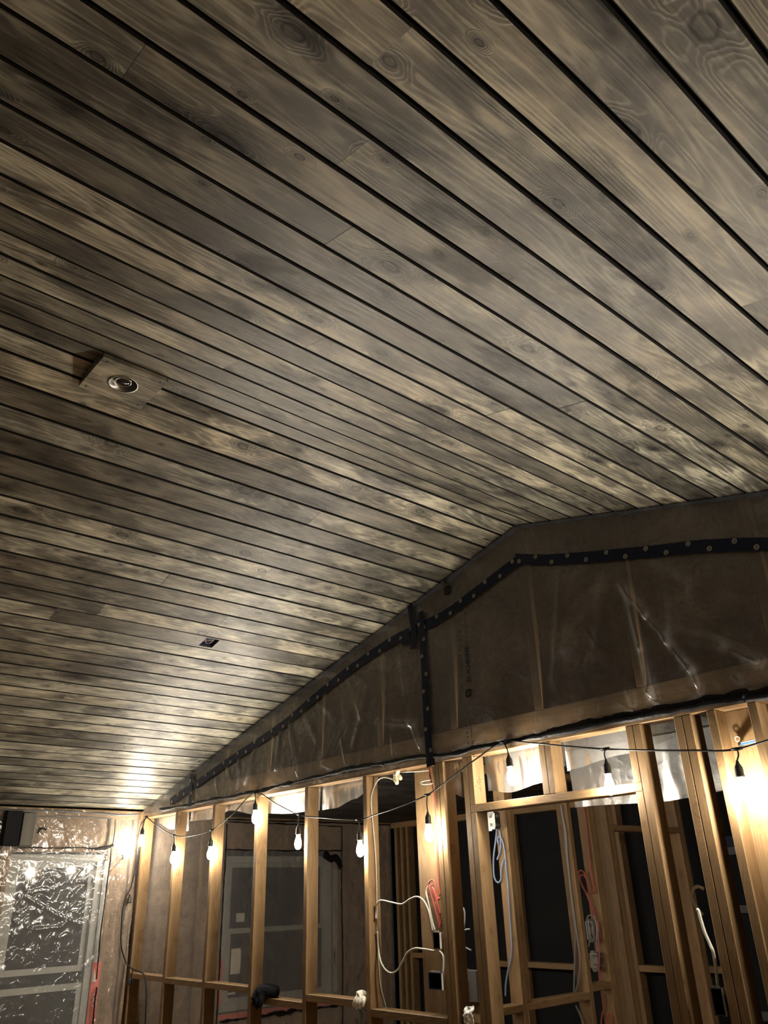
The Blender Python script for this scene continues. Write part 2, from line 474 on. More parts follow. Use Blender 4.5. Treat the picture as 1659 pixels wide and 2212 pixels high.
for side, g0 in ((-1, .102), (1, .123)):
    for k, (d0, w) in enumerate(plank_rows(side, g0, slope_len)):
        if side == -1 and k == 13:       # the row with the lamp box opening
            y = 0.0
            th, g, c = .019, .0016, .0042
            a0, a1 = .012, .112          # opening across the board
            La = 1.9
            h0, h1 = -HOLE_Y[1], -HOLE_Y[0]
            xs = [g, a0, a1, w-g]; ys = [0, h0, h1, La]
            V, Fc = [], []
            for z in (0.0, th):
                for yy in ys:
                    for j, xx in enumerate(xs): V.append((xx, yy, z))
            def vid(i, j, z): return z*16+i*4+j
            for z in (0, 1):
                for i in range(3):
                    for j in range(3):
                        if i == 1 and j == 1: continue
                        q = [vid(i, j, z), vid(i, j+1, z), vid(i+1, j+1, z), vid(i+1, j, z)]
                        Fc.append(tuple(q if z else q[::-1]))
            for a, b in (((1, 1), (1, 2)), ((1, 2), (2, 2)), ((2, 2), (2, 1)), ((2, 1), (1, 1))):
                Fc.append((vid(*a, 0), vid(*b, 0), vid(*b, 1), vid(*a, 1)))
            for i in range(3):
                Fc.append((vid(i, 0, 0), vid(i+1, 0, 0), vid(i+1, 0, 1), vid(i, 0, 1)))
                Fc.append((vid(i, 3, 1), vid(i+1, 3, 1), vid(i+1, 3, 0), vid(i, 3, 0)))
                Fc.append((vid(0, i, 1), vid(0, i+1, 1), vid(0, i+1, 0), vid(0, i, 0)))
                Fc.append((vid(3, i, 0), vid(3, i+1, 0), vid(3, i+1, 1), vid(3, i, 1)))
            me = mesh_of('plank', V, Fc); me.materials.append(MATS['stained_pine'])
            place_plank(side, d0, w, -La, 0.0, me)
            place_plank(side, d0, w, Y_NEAR, -La)
            BOX_ROW = (d0, w)
            continue
        y1 = 0.0
        first = True
        while y1 > Y_NEAR+.01:
            L = rl.uniform(1.0, 4.2) if first else rl.uniform(2.4, 3.7)
            first = False
            y0 = y1-L
            if y0 < Y_NEAR+.6: y0 = Y_NEAR
            place_plank(side, d0, w, y0, y1); y1 = y0

# flat ceiling of the room behind
ceil2 = link('ceiling_back', mesh_of('ceiling_back', *boxdata(-.1, ROOM_X, .10, Y_FAR+.1, 2.50, 2.54)), 'roof_deck')
ceil2.name = 'ceiling.001'
structure(ceil2, 'flat dark board ceiling of the room behind the studs')
me2 = None
for k in range(int(5.6/PW)):
    x = .0+k*PW
    if me2 is None:
        g, c, th = .0016, .004, .018
        prof = [(g, th), (g, c), (g+c, 0), (PW-g-c, 0), (PW-g, c), (PW-g, th)]
        V = [(a, y, z) for y in (0.0, Y_FAR-.1) for (a, z) in prof]; n = 6
        Fc = [(i, (i+1) % n, n+(i+1) % n, n+i) for i in range(n)] + [tuple(range(n-1, -1, -1)), tuple(range(n, 2*n))]
        me2 = mesh_of('plank', V, Fc)
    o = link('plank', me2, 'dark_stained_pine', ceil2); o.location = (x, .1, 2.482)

# ================================================================ WALL_BACK: gable wall, open studs below, insulated gable above
D = .089
wb = structure(empty('wall_back'), 'gable end wall, bare studs below and plastic-covered insulation above')
# plates
lumber('top_plate', (0, ROOM_X), (0, D), (PLATE, PLATE+.038), wb)
lumber('bottom_plate', (0, 3.982), (0, D), (0, .038), wb)
lumber('bottom_plate', (4.939, ROOM_X), (0, D), (0, .038), wb)
def vstud(x0, x1, y0=0.0, y1=D, z0=.038, z1=PLATE, name='stud', parent=None):
    return lumber(name, (x0, x1), (y0, y1), (z0, z1), parent or wb)
XR = [.655+S24*k for k in range(-1, 5)]
for xr in XR: vstud(xr-.038, xr)
vstud(3.684, 3.7215); vstud(3.7215, 3.759)                  # doubled post where the partition meets
lumber('nailer', (3.428, 3.594), (D, D+.038), (.038, PLATE), wb)
vstud(3.906, 3.944)                                         # king stud
vstud(3.944, 3.982, z1=2.158, name='jack_stud')
vstud(3.944, 3.982, z0=2.196, name='cripple_stud')
lumber('header', (3.944, 4.977), (0, D), (2.158, 2.196), wb)
vstud(4.434, 4.472, z0=2.196, name='cripple_stud'); vstud(4.472, 4.510, z0=2.196, name='cripple_stud')
vstud(4.939, 4.977, z1=2.158, name='jack_stud'); vstud(4.939, 4.977, z0=2.196, name='cripple_stud')
vstud(4.977, 5.016)
vstud(5.182, 5.220); vstud(5.222, 5.262)
vstud(5.335, 5.373); vstud(5.512, 5.550)
lumber('nailer', (5.345, 5.560), (D, D+.038), (.038, PLATE), wb)
for k in range(5): vstud(6.12+S24*k, 6.158+S24*k)
# blocking between the studs, staggered
for (a, b, zt) in ((XR[0], XR[1]-.038, 1.268), (XR[1], XR[2]-.038, 1.262), (XR[2], XR[3]-.038, 1.264), (XR[3], XR[4]-.038, 1.215),
                   (XR[4], XR[5]-.038, 1.260), (XR[5], 3.684, 1.226), (3.759, 3.906, 1.205)):
    lumber('block', (a, b), (0, D), (zt-.038, zt), wb)
for k in range(4):
    lumber('block', (6.158+S24*k, 6.12+S24*(k+1)), (0, D), (1.18, 1.218), wb)
# gable framing above the plate
lumber('gable_sill', (0, ROOM_X), (.004, D), (PLATE+.038, 2.600), wb)
def gstud(x0, x1):
    xm = max(abs(x0-RIDGE_X), abs(x1-RIDGE_X))
    zt = RIDGE_Z-SL*xm-.005
    if zt > 2.65: lumber('gable_stud', (x0, x1), (.004, D), (2.600, zt), wb)
for x in (1.33, 1.96, 2.58, 3.20, 3.835, 4.435, 5.03, 5.66, 6.27, 6.88, 7.49): gstud(x, x+.055)
# insulation batts between gable studs
gx = [.62, 1.33, 1.96, 2.58, 3.20, 3.835, 4.435, 5.03, 5.66, 6.27, 6.88, 7.49, 8.2]
for a, b in zip(gx[:-1], gx[1:]):
    a2 = a+.055
    def fn(u, v, a2=a2, b=b):
        x = a2+(b-a2)*u
        zt = ceil_z(x)-.004
        z = 2.60+(zt-2.60)*v
        e = min(u, 1-u)*min(1, 6)
        puff = .016*min(1, e*5)
        return Vector((x, .045-puff+.012*fbm(x*4, z*4, a), z))
    V, Fc = grid_data(14, 22, fn)
    # body behind
    nb = len(V)
    V += [Vector((a2, D, 2.6)), Vector((b, D, 2.6)), Vector((b, D, ceil_z(b)-.004)), Vector((a2, D, ceil_z(a2)-.004))]
    Fc += [(nb, nb+3, nb+2, nb+1)]
    link('insulation_batt', mesh_of('insulation_batt', V, Fc, True), 'glass_wool', wb)
lumber('sheathing', (0, ROOM_X), (D+.002, D+.012), (2.49, 2.60), wb, 'black_membrane', b=0)
V, Fc = [(0, .095, 2.5), (ROOM_X, .095, 2.5), (ROOM_X, .095, ceil_z(ROOM_X)), (RIDGE_X, .095, RIDGE_Z), (0, .095, EAVE),
         (0, .105, 2.5), (ROOM_X, .105, 2.5), (ROOM_X, .105, ceil_z(ROOM_X)), (RIDGE_X, .105, RIDGE_Z), (0, .105, EAVE)], \
        [(4, 3, 2, 1, 0), (5, 6, 7, 8, 9), (0, 1, 6, 5), (1, 2, 7, 6), (2, 3, 8, 7), (3, 4, 9, 8), (4, 0, 5, 9)]
link('sheathing', mesh_of('sheathing', V, Fc), 'black_membrane', wb)

# vapour barrier over the gable
def fold(pts):
    return [(at_y(*a), at_y(*b), amp, w) for a, b, amp, w in pts]
FOLDS = [((p.x, p.z), (r.x, r.z), amp, w) for p, r, amp, w in fold([
    ((1345, 1262), (1400, 1330), .012, .020), ((1400, 1330), (1450, 1390), .014, .018), ((1450, 1390), (1500, 1450), .016, .016),
    ((1500, 1450), (1527, 1512), .018, .014), ((1355, 1275), (1390, 1400), .010, .018), ((1390, 1400), (1412, 1500), .014, .018),
    ((1412, 1500), (1440, 1530), .014, .014), ((1430, 1250), (1445, 1370), .007, .022), ((1450, 1365), (1560, 1395), .008, .03),
    ((1560, 1395), (1640, 1430), .010, .02), ((1390, 1210), (1480, 1270), .006, .035), ((1335, 1245), (1225, 1400), .007, .045),
    ((1215, 1230), (1200, 1480), .004, .02), ((1360, 1490), (1378, 1540), .010, .012), ((1400, 1490), (1440, 1535), .010, .012),
    ((1590, 1462), (1620, 1500), .010, .014), ((1250, 1530), (1255, 1560), .006, .010), ((1310, 1250), (1290, 1420), .004, .03),
    ((630, 1560), (650, 1680), .014, .016), ((612, 1575), (600, 1660), .010, .014), ((660, 1540), (690, 1600), .006, .03),
    ((520, 1640), (518, 1700), .012, .014), ((500, 1665), (505, 1705), .010, .010), ((560, 1600), (535, 1690), .008, .02),
    ((700, 1650), (740, 1672), .010, .014), ((742, 1600), (756, 1665), .007, .014), ((820, 1560), (900, 1565), .008, .02),
    ((895, 1565), (916, 1620), .013, .014), ((852, 1595), (856, 1632), .008, .010), ((800, 1480), (770, 1610), .005, .03),
    ((760, 1480), (790, 1560), .005, .02), ((870, 1420), (880, 1500), .004, .02), ((430, 1705), (436, 1730), .010, .010),
    ((470, 1680), (476, 1722), .008, .012), ((690, 1520), (720, 1540), .006, .02), ((570, 1590), (556, 1600), .006, .015),
    ((1090, 1560), (1100, 1590), .006, .010), ((1165, 1540), (1170, 1580), .006, .010), ((980, 1600), (985, 1620), .006, .010),
    ((1290, 1510), (1294, 1555), .006, .012), ((1545, 1470), (1560, 1505), .008, .010)])]
def poly_gable(x0, x1, dx, nv):
    nu = int((x1-x0)/dx)+1
    def fn(u, v):
        x = x0+(x1-x0)*u
        zb = 2.452+.016*fbm(x*3.1, 0, 3)+.006*fbm(x*22, 0, 8)
        zt = ceil_z(x)-.003
        z = zb+(zt-zb)*v
        amp = max(0.0, min(1.0, (ceil_z(x)-.13-z)/.15))
        y = -.014 - .004*abs(fbm(x*2.2, z*1.4, 5))*amp
        y += .0022*fbm(x*9, z*2.5, 2)*amp
        for a, b, am, w in FOLDS:
            if x < min(a[0], b[0])-.12 or x > max(a[0], b[0])+.12: continue
            d, uu = seg_dist((x, z), a, b)
            if d < w*3: y -= am*2.0*math.exp(-(d/w)**2)*(.55+.45*uu)*max(.12, min(1, (z-2.505)/.05))
        if z < 2.50: y += .006*fbm(x*14, z*20, 9)
        return Vector((x, min(y, -.004), z))
    return grid_data(nu, nv, fn)
vb = link('vapour_barrier', mesh_of('vapour_barrier', *poly_gable(.02, 5.95, .0115, 100), True), 'poly_sheet', wb)
link('vapour_barrier', mesh_of('vapour_barrier', *poly_gable(5.95, ROOM_X-.02, .03, 40), True), 'poly_sheet', wb)

# black sealant bead along the plate
def ribbon(pts, w0, w1, y, seed, dens=.012, thick=.004):
    """flat strip following points (x,z) with ragged edges"""
    P = crom([Vector((p[0], 0, p[1])) for p in pts], 12)
    S = [P[0]]
    for a, b in zip(P[:-1], P[1:]):
        n = max(1, int((b-a).length/dens))
        for k in range(n): S.append(a+(b-a)*((k+1)/n))
    V, Fc = [], []
    n = len(S)
    for i, p in enumerate(S):
        T = (S[min(i+1, n-1)]-S[max(i-1, 0)]).normalized(); N = Vector((-T.z, 0, T.x))
        a = w0+(w1-w0)*abs(fbm(i*.06, seed, 1)); b = w0+(w1-w0)*abs(fbm(i*.05, seed, 7))
        a += .0025*fbm(i*.7, seed, 3); b += .0025*fbm(i*.7, seed, 4)
        for q, dy in ((-b, 0), (-b*.5, -thick), (a*.5, -thick), (a, 0)):
            V.append(Vector((p.x, y+dy, p.z))+N*q)
    for i in range(n-1):
        for k in range(3): Fc.append((i*4+k, i*4+k+1, (i+1)*4+k+1, (i+1)*4+k))
        Fc.append((i*4+3, i*4, (i+1)*4, (i+1)*4+3))
    return V, Fc
def pts_y(pp, y=-.02): return [(v.x, v.z) for v in (at_y(a, b, y) for a, b in pp)]
bead_px = [(345, 1748), (395, 1741), (443, 1731), (500, 1721), (553, 1710), (605, 1697), (658, 1685), (712, 1672), (764, 1659), (830, 1649), (893, 1636),
           (960, 1631), (1020, 1618), (1090, 1603), (1140, 1595), (1183, 1584), (1266, 1566), (1330, 1554), (1395, 1542), (1460, 1530), (1525, 1517), (1600, 1505), (1659, 1496)]
bp = pts_y(bead_px)
link('sealant_bead', mesh_of('sealant_bead', *ribbon(bp[:10], .008, .030, -.021, 1), True), 'black_sealant', wb)
link('sealant_bead', mesh_of('sealant_bead', *ribbon(bp[9:16], .010, .034, -.021, 2), True), 'black_sealant', wb)
link('sealant_bead', mesh_of('sealant_bead', *ribbon(bp[15:]+[(6.4, 2.478), (7.2, 2.482), (8.0, 2.476)], .020, .046, -.021, 3), True), 'black_sealant', wb)
# seam tape with printed rings
def tape(px, w, y, seed, marks=True, closed_w=None):
    P = pts_y(px, y)
    V, Fc = ribbon(P, w*.47, w*.53, y, seed, .02, .0003)
    tp = link('seam_tape', mesh_of('seam_tape', V, Fc, False), 'blue_tape', wb)
    if not marks: return tp
    S = crom([Vector((p[0], 0, p[1])) for p in P], 12); parts = []; acc = .05; k = 0; last = S[0]
    for a, b in zip(S[:-1], S[1:]):
        acc += (b-a).length
        if acc > .098:
            acc = 0; T = (b-a).normalized(); N = Vector((-T.z, 0, T.x))
            off = (.36 if k % 2 else -.30)*w*.7; k += 1
            c = a+N*off; c = Vector((c.x, y-.0030, c.z)); R = .0115
            V2, F2 = [], []
            for j in range(16):
                an = 2*math.pi*j/16
                for r in (R, R*.72): V2.append(c+(T*math.cos(an)+N*math.sin(an))*r)
            for j in range(16):
                j2 = (j+1) % 16; F2.append((2*j, 2*j2, 2*j2+1, 2*j+1))
            parts.append((V2, F2))
            for s in (-.28, .12):
                q = c+N*(R*s)
                parts.append(([q-T*R*.5, q+T*R*.5, q+T*R*.5+N*R*.2, q-T*R*.5+N*R*.2], [(0, 1, 2, 3)]))
    link('printed_ring', mesh_of('printed_ring', *join_data(parts)), 'white_print', tp)
    return tp
TW = .062
tape([(367, 1732), (422, 1695), (498, 1642), (604, 1571), (680, 1507), (747, 1453), (806, 1411), (861, 1377), (916, 1351), (967, 1324), (1040, 1270), (1090, 1232), (1126, 1206)], TW, -.026, 1)
tape([(1112, 1207), (1180, 1209), (1260, 1204), (1345, 1197), (1420, 1190), (1500, 1181), (1580, 1177), (1659, 1175), (1800, 1172)], TW, -.028, 2)
tape([(906, 1335), (912, 1377), (917, 1450), (921, 1540), (929, 1650)], .058, -.030, 3)
tape([(885, 1306), (889, 1330), (893, 1362), (892, 1402)], .05, -.030, 4, False)
tape([(909, 1321), (911, 1350)], .05, -.0315, 5, False)
tape([(868, 1390), (885, 1372)], .06, -.0315, 6, False)
tape([(414, 1673), (412, 1705), (410, 1742)], .05, -.030, 7)
tape([(929, 1640), (931, 1655)], .072, -.034, 8, False)

# print on the sheet: maker's name running upward, with its square mark
def vtext(txt, px, height, y=-.022):
    me = text_mesh(txt, height)
    o = link('printed_lettering', me, 'black_print', vb)
    p = at_y(px[0], px[1], y)
    # text x -> world +z, text y -> world -x, normal -> -y
    o.matrix_world = Matrix(((-1*0, -1, 0, p.x), (0, 0, -1, p.y), (1, 0, 0, p.z), (0, 0, 0, 1)))
    return o
vtext('DUCHESNE', (1017, 1473), .040)
def logo(px, size, y=-.022):
    p = at_y(px[0], px[1], y); parts = []
    s = size/2; n = 20
    out, inn = [], []
    for j in range(n):
        an = 2*math.pi*j/n; c, sn = math.cos(an), math.sin(an)
        k = (abs(c)**5+abs(sn)**5)**(-1/5)
        out.append(Vector((p.x+s*k*c, y, p.z+s*k*sn)))
        inn.append(Vector((p.x+s*.55*c, y, p.z+s*.62*sn)))
    V = out+inn; Fc = [(j, (j+1) % n, n+(j+1) % n, n+j) for j in range(n)]
    parts.append((V, Fc))
    for (a, b, c, d) in ((-.12, .12, -.34, .34), (-.34, .34, -.1, .1)):
        parts.append(([Vector((p.x+s*a, y, p.z+s*c)), Vector((p.x+s*b, y, p.z+s*c)), Vector((p.x+s*b, y, p.z+s*d)), Vector((p.x+s*a, y, p.z+s*d))], [(0, 1, 2, 3)]))
    link('printed_mark', mesh_of('printed_mark', *join_data(parts)), 'black_print', vb)
logo((1012, 1497), .045); logo((966, 1275), .055); logo((962, 1254), .028)
# faint rows of small print, too fine to read
def print_rows(rows):
    parts = []
    rr = random.Random(3)
    for (a, b, wpx) in rows:
        A, B = at_y(*a, -.0215), at_y(*b, -.0215); n = int((B-A).length/.011)
        for k in range(n):
            if rr.random() < .35: continue
            q = A+(B-A)*(k/n); h = .0035+rr.random()*.003
            parts.append(([Vector((q.x-h, -.0215, q.z)), Vector((q.x+h, -.0215, q.z)), Vector((q.x+h, -.0215, q.z+.004)), Vector((q.x-h, -.0215, q.z+.004))], [(0, 1, 2, 3)]))
    link('printed_small_text', mesh_of('printed_small_text', *join_data(parts)), 'black_print', vb)
print_rows([((1008, 1395), (1004, 1320), 4), ((998, 1490), (992, 1330), 3), ((1016, 1560), (1024, 1640), 4), ((1008, 1570), (1014, 1630), 4)])

# loose flaps of sheet hanging behind the plate
def flap(x0, x1, y, ztop, zb, seed, amp=.01):
    def fn(u, v):
        x = x0+(x1-x0)*u; z1 = zb(u); z = ztop+(z1-ztop)*v
        yy = y+amp*(.3+v)*fbm(x*5, z*2, seed)+.004*fbm(x*17, z*4, seed)
        return Vector((x, yy, z))
    return link('vapour_barrier_flap', mesh_of('vapour_barrier_flap', *grid_data(60, 16, fn), True), 'poly_flap', wb)
def curve_of(pts):
    def f(u):
        for (a, va), (b, vb_) in zip(pts[:-1], pts[1:]):
            if a <= u <= b:
                s = (u-a)/(b-a); s = s*s*(3-2*s); return va+(vb_-va)*s
        return pts[-1][1]
    return f
flap(.06, .62, .115, 2.475, curve_of([(0, 2.40), (.5, 2.33), (1, 2.30)]), 1)
flap(.66, 1.30, .12, 2.475, curve_of([(0, 2.37), (.6, 2.36), (1, 2.40)]), 2)
flap(1.27, 2.46, .12, 2.475, curve_of([(0, 2.40), (.35, 2.34), (.75, 2.31), (1, 2.30)]), 3)
flap(2.48, 3.05, .125, 2.475, curve_of([(0, 2.30), (.25, 2.30), (.6, 2.34), (1, 2.43)]), 4)
flap(3.96, 4.50, .125, 2.475, curve_of([(0, 2.27), (.3, 2.245), (.7, 2.27), (1, 2.33)]), 5, .016)
flap(4.49, 5.30, .135, 2.475, curve_of([(0, 2.31), (.4, 2.345), (1, 2.40)]), 6, .014)
flap(3.62, 3.93, .14, 2.475, curve_of([(0, 2.30), (.6, 2.25), (1, 2.30)]), 7)
flap(4.2, 5.35, .55, 2.475, curve_of([(0, 2.18), (.5, 2.16), (1, 2.20)]), 8, .02)
flap(5.56, 6.1, .13, 2.475, curve_of([(0, 2.35), (1, 2.33)]), 9)

# pencil figures on the cripple by the door head, drawn with a carpenter's pencil
strokes = [[(1030.5, 1685.5), (1042, 1683)], [(1034.5, 1677), (1038, 1691)], [(1038, 1691), (1030, 1689)], [(1031, 1690), (1039.5, 1697)],
           [(1027, 1697.3), (1033.5, 1696.5)], [(1033.5, 1702), (1042, 1701)], [(1036.5, 1702), (1039, 1707)], [(1039, 1707), (1038, 1710)]]
parts = []
for s in strokes:
    P = [at_x(a, b, 3.9828) for a, b in s]
    P = [Vector((3.9828, p.y, p.z)) for p in P]
    parts.append(tube_data([P[0], (P[0]+P[1])/2, P[1]], .0011, 4))
link('pencil_mark', mesh_of('pencil_mark', *join_data(parts)), 'pencil', wb)

# ================================================================ WALL_LEFT: insulated outside wall along x=0
wl = structure(empty('wall_left'), 'insulated outside wall under crinkled clear plastic sheet')
Y_L0 = -3.4
lumber('top_plate', (-.14, -.002), (Y_L0, Y_FAR), (2.43, 2.50), wl)
lumber('bottom_plate', (-.14, -.002), (Y_L0, Y_FAR), (0, .038), wl)
W1 = (-1.06, -.30, .62, 2.15)      # window opening y0,y1,z0,z1
W2 = (.87, 2.10, .90, 2.14)
for y in (-3.2, -2.6, -2.0, -1.45): lumber('stud', (-.14, -.002), (y, y+.038), (.038, 2.43), wl)
for y in (-1.14, -1.10, -.285, -.245, -.075, .03, .60, .80, .83, 2.11, 2.15, 2.62, 2.85): lumber('stud', (-.14, -.002), (y, y+.038), (.038, 2.43), wl)
lumber('header', (-.14, -.006), (W2[0]-.03, W2[1]+.06), (2.19, 2.43), wl)
lumber('sill', (-.14, -.006), (W2[0]-.04, W2[1]+.05), (W2[2]-.05, W2[2]-.012), wl)
lumber('header', (-.14, -.006), (W1[0]-.06, W1[1]+.03), (2.165, 2.205), wl)
lumber('sill', (-.14, -.006), (W1[0]-.06, W1[1]+.03), (W1[2]-.05, W1[2]-.012), wl)
def batt_x(y0, y1, z0, z1, seed, puff=.03):
    def fn(u, v):
        y = y0+(y1-y0)*u; z = z0+(z1-z0)*v
        e = min(1, min(u, 1-u)*(y1-y0)*18)*min(1, min(v, 1-v)*(z1-z0)*14)
        return Vector((-.045+puff*e+.022*fbm(y*5, z*5, seed), y, z))
    V, Fc = grid_data(16, 26, lambda u, v: fn(1-u, v))
    n = len(V); V += [Vector((-.13, y0, z0)), Vector((-.13, y1, z0)), Vector((-.13, y1, z1)), Vector((-.13, y0, z1))]; Fc += [(n, n+3, n+2, n+1)]
    link('insulation_batt', mesh_of('insulation_batt', V, Fc, True), 'glass_wool', wl)
for i, (a, b, c, d) in enumerate([(-3.16, -2.6, .04, 2.43), (-2.56, -2.0, .04, 2.43), (-1.96, -1.45, .04, 2.43), (-1.41, -1.14, .04, 2.43),
                                  (-1.06, -.285, 2.205, 2.43), (-1.06, -.285, .04, .57), (-.207, -.075, .04, 2.43), (-.037, .03, .04, 2.43),
                                  (.068, .60, .04, 2.43), (.638, .80, .04, 2.43), (2.19, 2.62, .04, 2.43), (2.66, 2.85, .04, 2.43),
                                  (.87, 2.11, .04, .85)]):
    batt_x(a, b, c, d, i)
link('sheathing', mesh_of('sheathing', *join_data([boxdata(-.155, -.142, Y_L0, W1[0]-.02, 0, 2.52), boxdata(-.155, -.142, W1[1]+.02, W2[0]-.02, 0, 2.52),
     boxdata(-.155, -.142, W2[1]+.02, Y_FAR, 0, 2.52), boxdata(-.155, -.142, W1[0]-.02, W1[1]+.02, 0, W1[2]-.01), boxdata(-.155, -.142, W1[0]-.02, W1[1]+.02, W1[3]+.01, 2.52),
     boxdata(-.155, -.142, W2[0]-.02, W2[1]+.02, 0, W2[2]-.01), boxdata(-.155, -.142, W2[0]-.02, W2[1]+.02, W2[3]+.01, 2.52)])), 'black_membrane', wl)

def poly_x(y0, y1, z0, z1, nu, nv, seed, amp, mat, x0=.010, folds=()):
    def fn(u, v):
        y = y1+(y0-y1)*u; z = z0+(z1-z0)*v
        e = min(1, min(v, 1-v)*12)
        x = x0+amp*e*(.9*fbm(y*3.0, z*3.0, seed)+.45*fbm(y*9, z*7, seed+3))
        r = 1-abs(fbm(y*6+z*2, z*5-y*2, seed+9)); x += amp*1.4*e*max(0, r-.80)*3
        for a, b, am, w in folds:
            d, uu = seg_dist((y, z), a, b)
            if d < 3*w: x += am*.8*math.exp(-(d/w)**2)
        return Vector((max(x, .003), y, z))
    return link('vapour_barrier', mesh_of('vapour_barrier', *grid_data(nu, nv, fn), True), mat, wl)
def yz(px, py): v = at_x(px, py, .02); return (v.y, v.z)
lf = [(yz(55, 1937), yz(120, 1975), .010, .010), (yz(120, 1975), yz(180, 1998), .010, .010), (yz(75, 2008), yz(130, 2003), .014, .010),
      (yz(130, 2003), yz(150, 1988), .014, .010), (yz(150, 1990), yz(172, 1999), .010, .012), (yz(30, 1848), yz(130, 1853), .012, .010),
      (yz(130, 1853), yz(225, 1858), .010, .010), (yz(100, 1770), yz(112, 1830), .010, .010), (yz(80, 1772), yz(95, 1800), .010, .012),
      (yz(150, 1812), yz(175, 1790), .010, .010), (yz(235, 1880), yz(262, 1850), .014, .012), (yz(255, 1850), yz(268, 1862), .012, .010),
      (yz(180, 2090), yz(205, 2068), .010, .010), (yz(248, 1800), yz(275, 1785), .012, .010), (yz(140, 1775), yz(150, 1825), .010, .010),
      (yz(195, 1900), yz(150, 1940), .010, .014), (yz(170, 1905), yz(195, 1903), .010, .010)]
poly_x(-3.3, -.03, .02, 2.49, 300, 200, 4, .0045, 'poly_crinkled', .020, lf)
poly_x(.02, Y_FAR-.02, .02, 2.47, 150, 90, 14, .004, 'poly_matte', .010)
# grey sealant lines under the plate and round the windows
def bead_x(pp, w0, w1, seed, x=.022, mat='black_sealant'):
    V, Fc = ribbon([(a, b) for a, b in pp], w0, w1, 0.0, seed, .012, .004)
    V = [Vector((x-v.y, v.x, v.z)) for v in V]
    return link('sealant_bead', mesh_of('sealant_bead', V, Fc, True), mat, wl)
def yzs(pp): return [(v.y, v.z) for v in (at_x(a, b, .05) for a, b in pp)]
plain('grey_sealant', (.10, .10, .10), .35, .5, nz=(60, .4), bmp=.6)
bead_x(yzs([(0, 1749), (60, 1751), (130, 1752), (200, 1757), (250, 1760), (300, 1759)]), .004, .020, 21, .052, 'grey_sealant')
bead_x(yzs([(70, 1764), (130, 1763), (190, 1765), (240, 1768)]), .003, .010, 22, .052, 'grey_sealant')
bead_x(yzs([(38, 1832), (80, 1831), (130, 1832), (180, 1831), (205, 1834), (240, 1830)]), .003, .010, 23, .052)
bead_x(yzs([(205, 1834), (225, 1832), (245, 1826)]), .008, .020, 24, .054)
bead_x(yzs([(249, 1772), (248, 1800), (243, 1828)]), .006, .012, 25, .052, 'grey_sealant')
bead_x(yzs([(240, 1832), (238, 1860), (232, 1900), (226, 1950), (218, 2010), (213, 2060), (208, 2115)]), .004, .011, 26, .052)
bead_x(yzs([(209, 2132), (205, 2160), (200, 2212)]), .006, .010, 27, .052)
bead_x(yzs([(301, 1830), (294, 1890), (290, 1945)]), .008, .014, 28, .052)
bead_x(yzs([(289, 1945), (284, 2030), (275, 2110), (272, 2130)]), .006, .010, 29, .052)
bead_x(yzs([(80, 1800), (90, 1790), (100, 1792)]), .006, .014, 30, .052)
# around window 2 in the room behind
bead_x([(W2[0]-.03, .55), (W2[0]-.028, 1.2), (W2[0]-.032, 1.8), (W2[0]-.03, 2.42)], .006, .016, 31, .016)
bead_x([(2.205, .55), (2.21, 1.2), (2.203, 1.8), (2.21, 2.42)], .006, .014, 32, .016)
bead_x([(W2[0]-.03, 2.195), (1.5, 2.19), (2.21, 2.192)], .003, .014, 33, .016)
bead_x([(W2[0]-.03, 2.435), (1.5, 2.432), (2.21, 2.425)], .003, .014, 34, .016)
bead_x([(W2[0], .835), (1.4, .84), (2.2, .835)], .004, .05, 35, .016)
bead_x([(1.98, 2.17), (2.05, 2.12), (2.13, 2.12), (2.2, 2.03)], .03, .06, 36, .014)
bead_x([(2.66, 2.42), (2.66, 1.6), (2.66, .6)], .006, .014, 37, .016)
bead_x([(0.02, 2.46), (.8, 2.455), (2.0, 2.46), (2.88, 2.455)], .004, .014, 38, .016)
# short stained board let into the wall above window 1, solid black block beside it paints the pocket's shade
lumber('beam_stub', (-.04, .085), (-1.041, -.938), (2.205, 2.450), wl, 'stained_offcut', b=.004)
lumber('pocket_shade', (-.10, .078), (-1.165, -1.046), (2.205, 2.462), wl, 'black_membrane', b=.003)

# ================================================================ windows
def framebox(y0, y1, z0, z1, w, x0, x1):
    return join_data([boxdata(x0, x1, y0, y1, z1-w, z1), boxdata(x0, x1, y0, y1, z0, z0+w), boxdata(x0, x1, y0, y0+w, z0+w, z1-w), boxdata(x0, x1, y1-w, y1, z0+w, z1-w)])
def window_x(name, W, rail, label, stickers=(), drop=None):
    root = structure(empty(name, (0, (W[0]+W[1])/2, W[2])), label)
    off = root.location
    def add(nm, data, mat):
        V, Fc = data
        return link(nm, mesh_of(nm, [Vector(v)-off for v in V], Fc), mat, root)
    add('window_frame', framebox(W[0], W[1], W[2], W[3], .055, -.12, -.02), 'white_vinyl')
    y0, y1 = W[0]+.055, W[1]-.055; z0, z1 = W[2]+.055, W[3]-.055
    s1 = add('upper_sash', framebox(y0, y1, rail-.03, z1, .042, -.10, -.065), 'white_vinyl')
    s2 = add('lower_sash', framebox(y0, y1, z0, (drop or rail+.012), .042, -.075, -.035), 'white_vinyl')
    def pane(par, d):
        V, Fc = d; o = link('pane', mesh_of('pane', [Vector(v)-off for v in V], Fc), 'night_glass', par); return o
    pane(s1, boxdata(-.086, -.080, y0+.03, y1-.03, rail, z1-.03)); pane(s2, boxdata(-.058, -.052, y0+.03, y1-.03, z0+.03, (drop or rail)-.005))
    if drop: pane(s1, boxdata(-.086, -.080, y0, y1, drop-.03, rail-.03))
    for (a, b, c, d, dx) in stickers:
        add('paper_label', boxdata(dx, dx+.0015, a, b, c, d), 'paper_label')
    return root
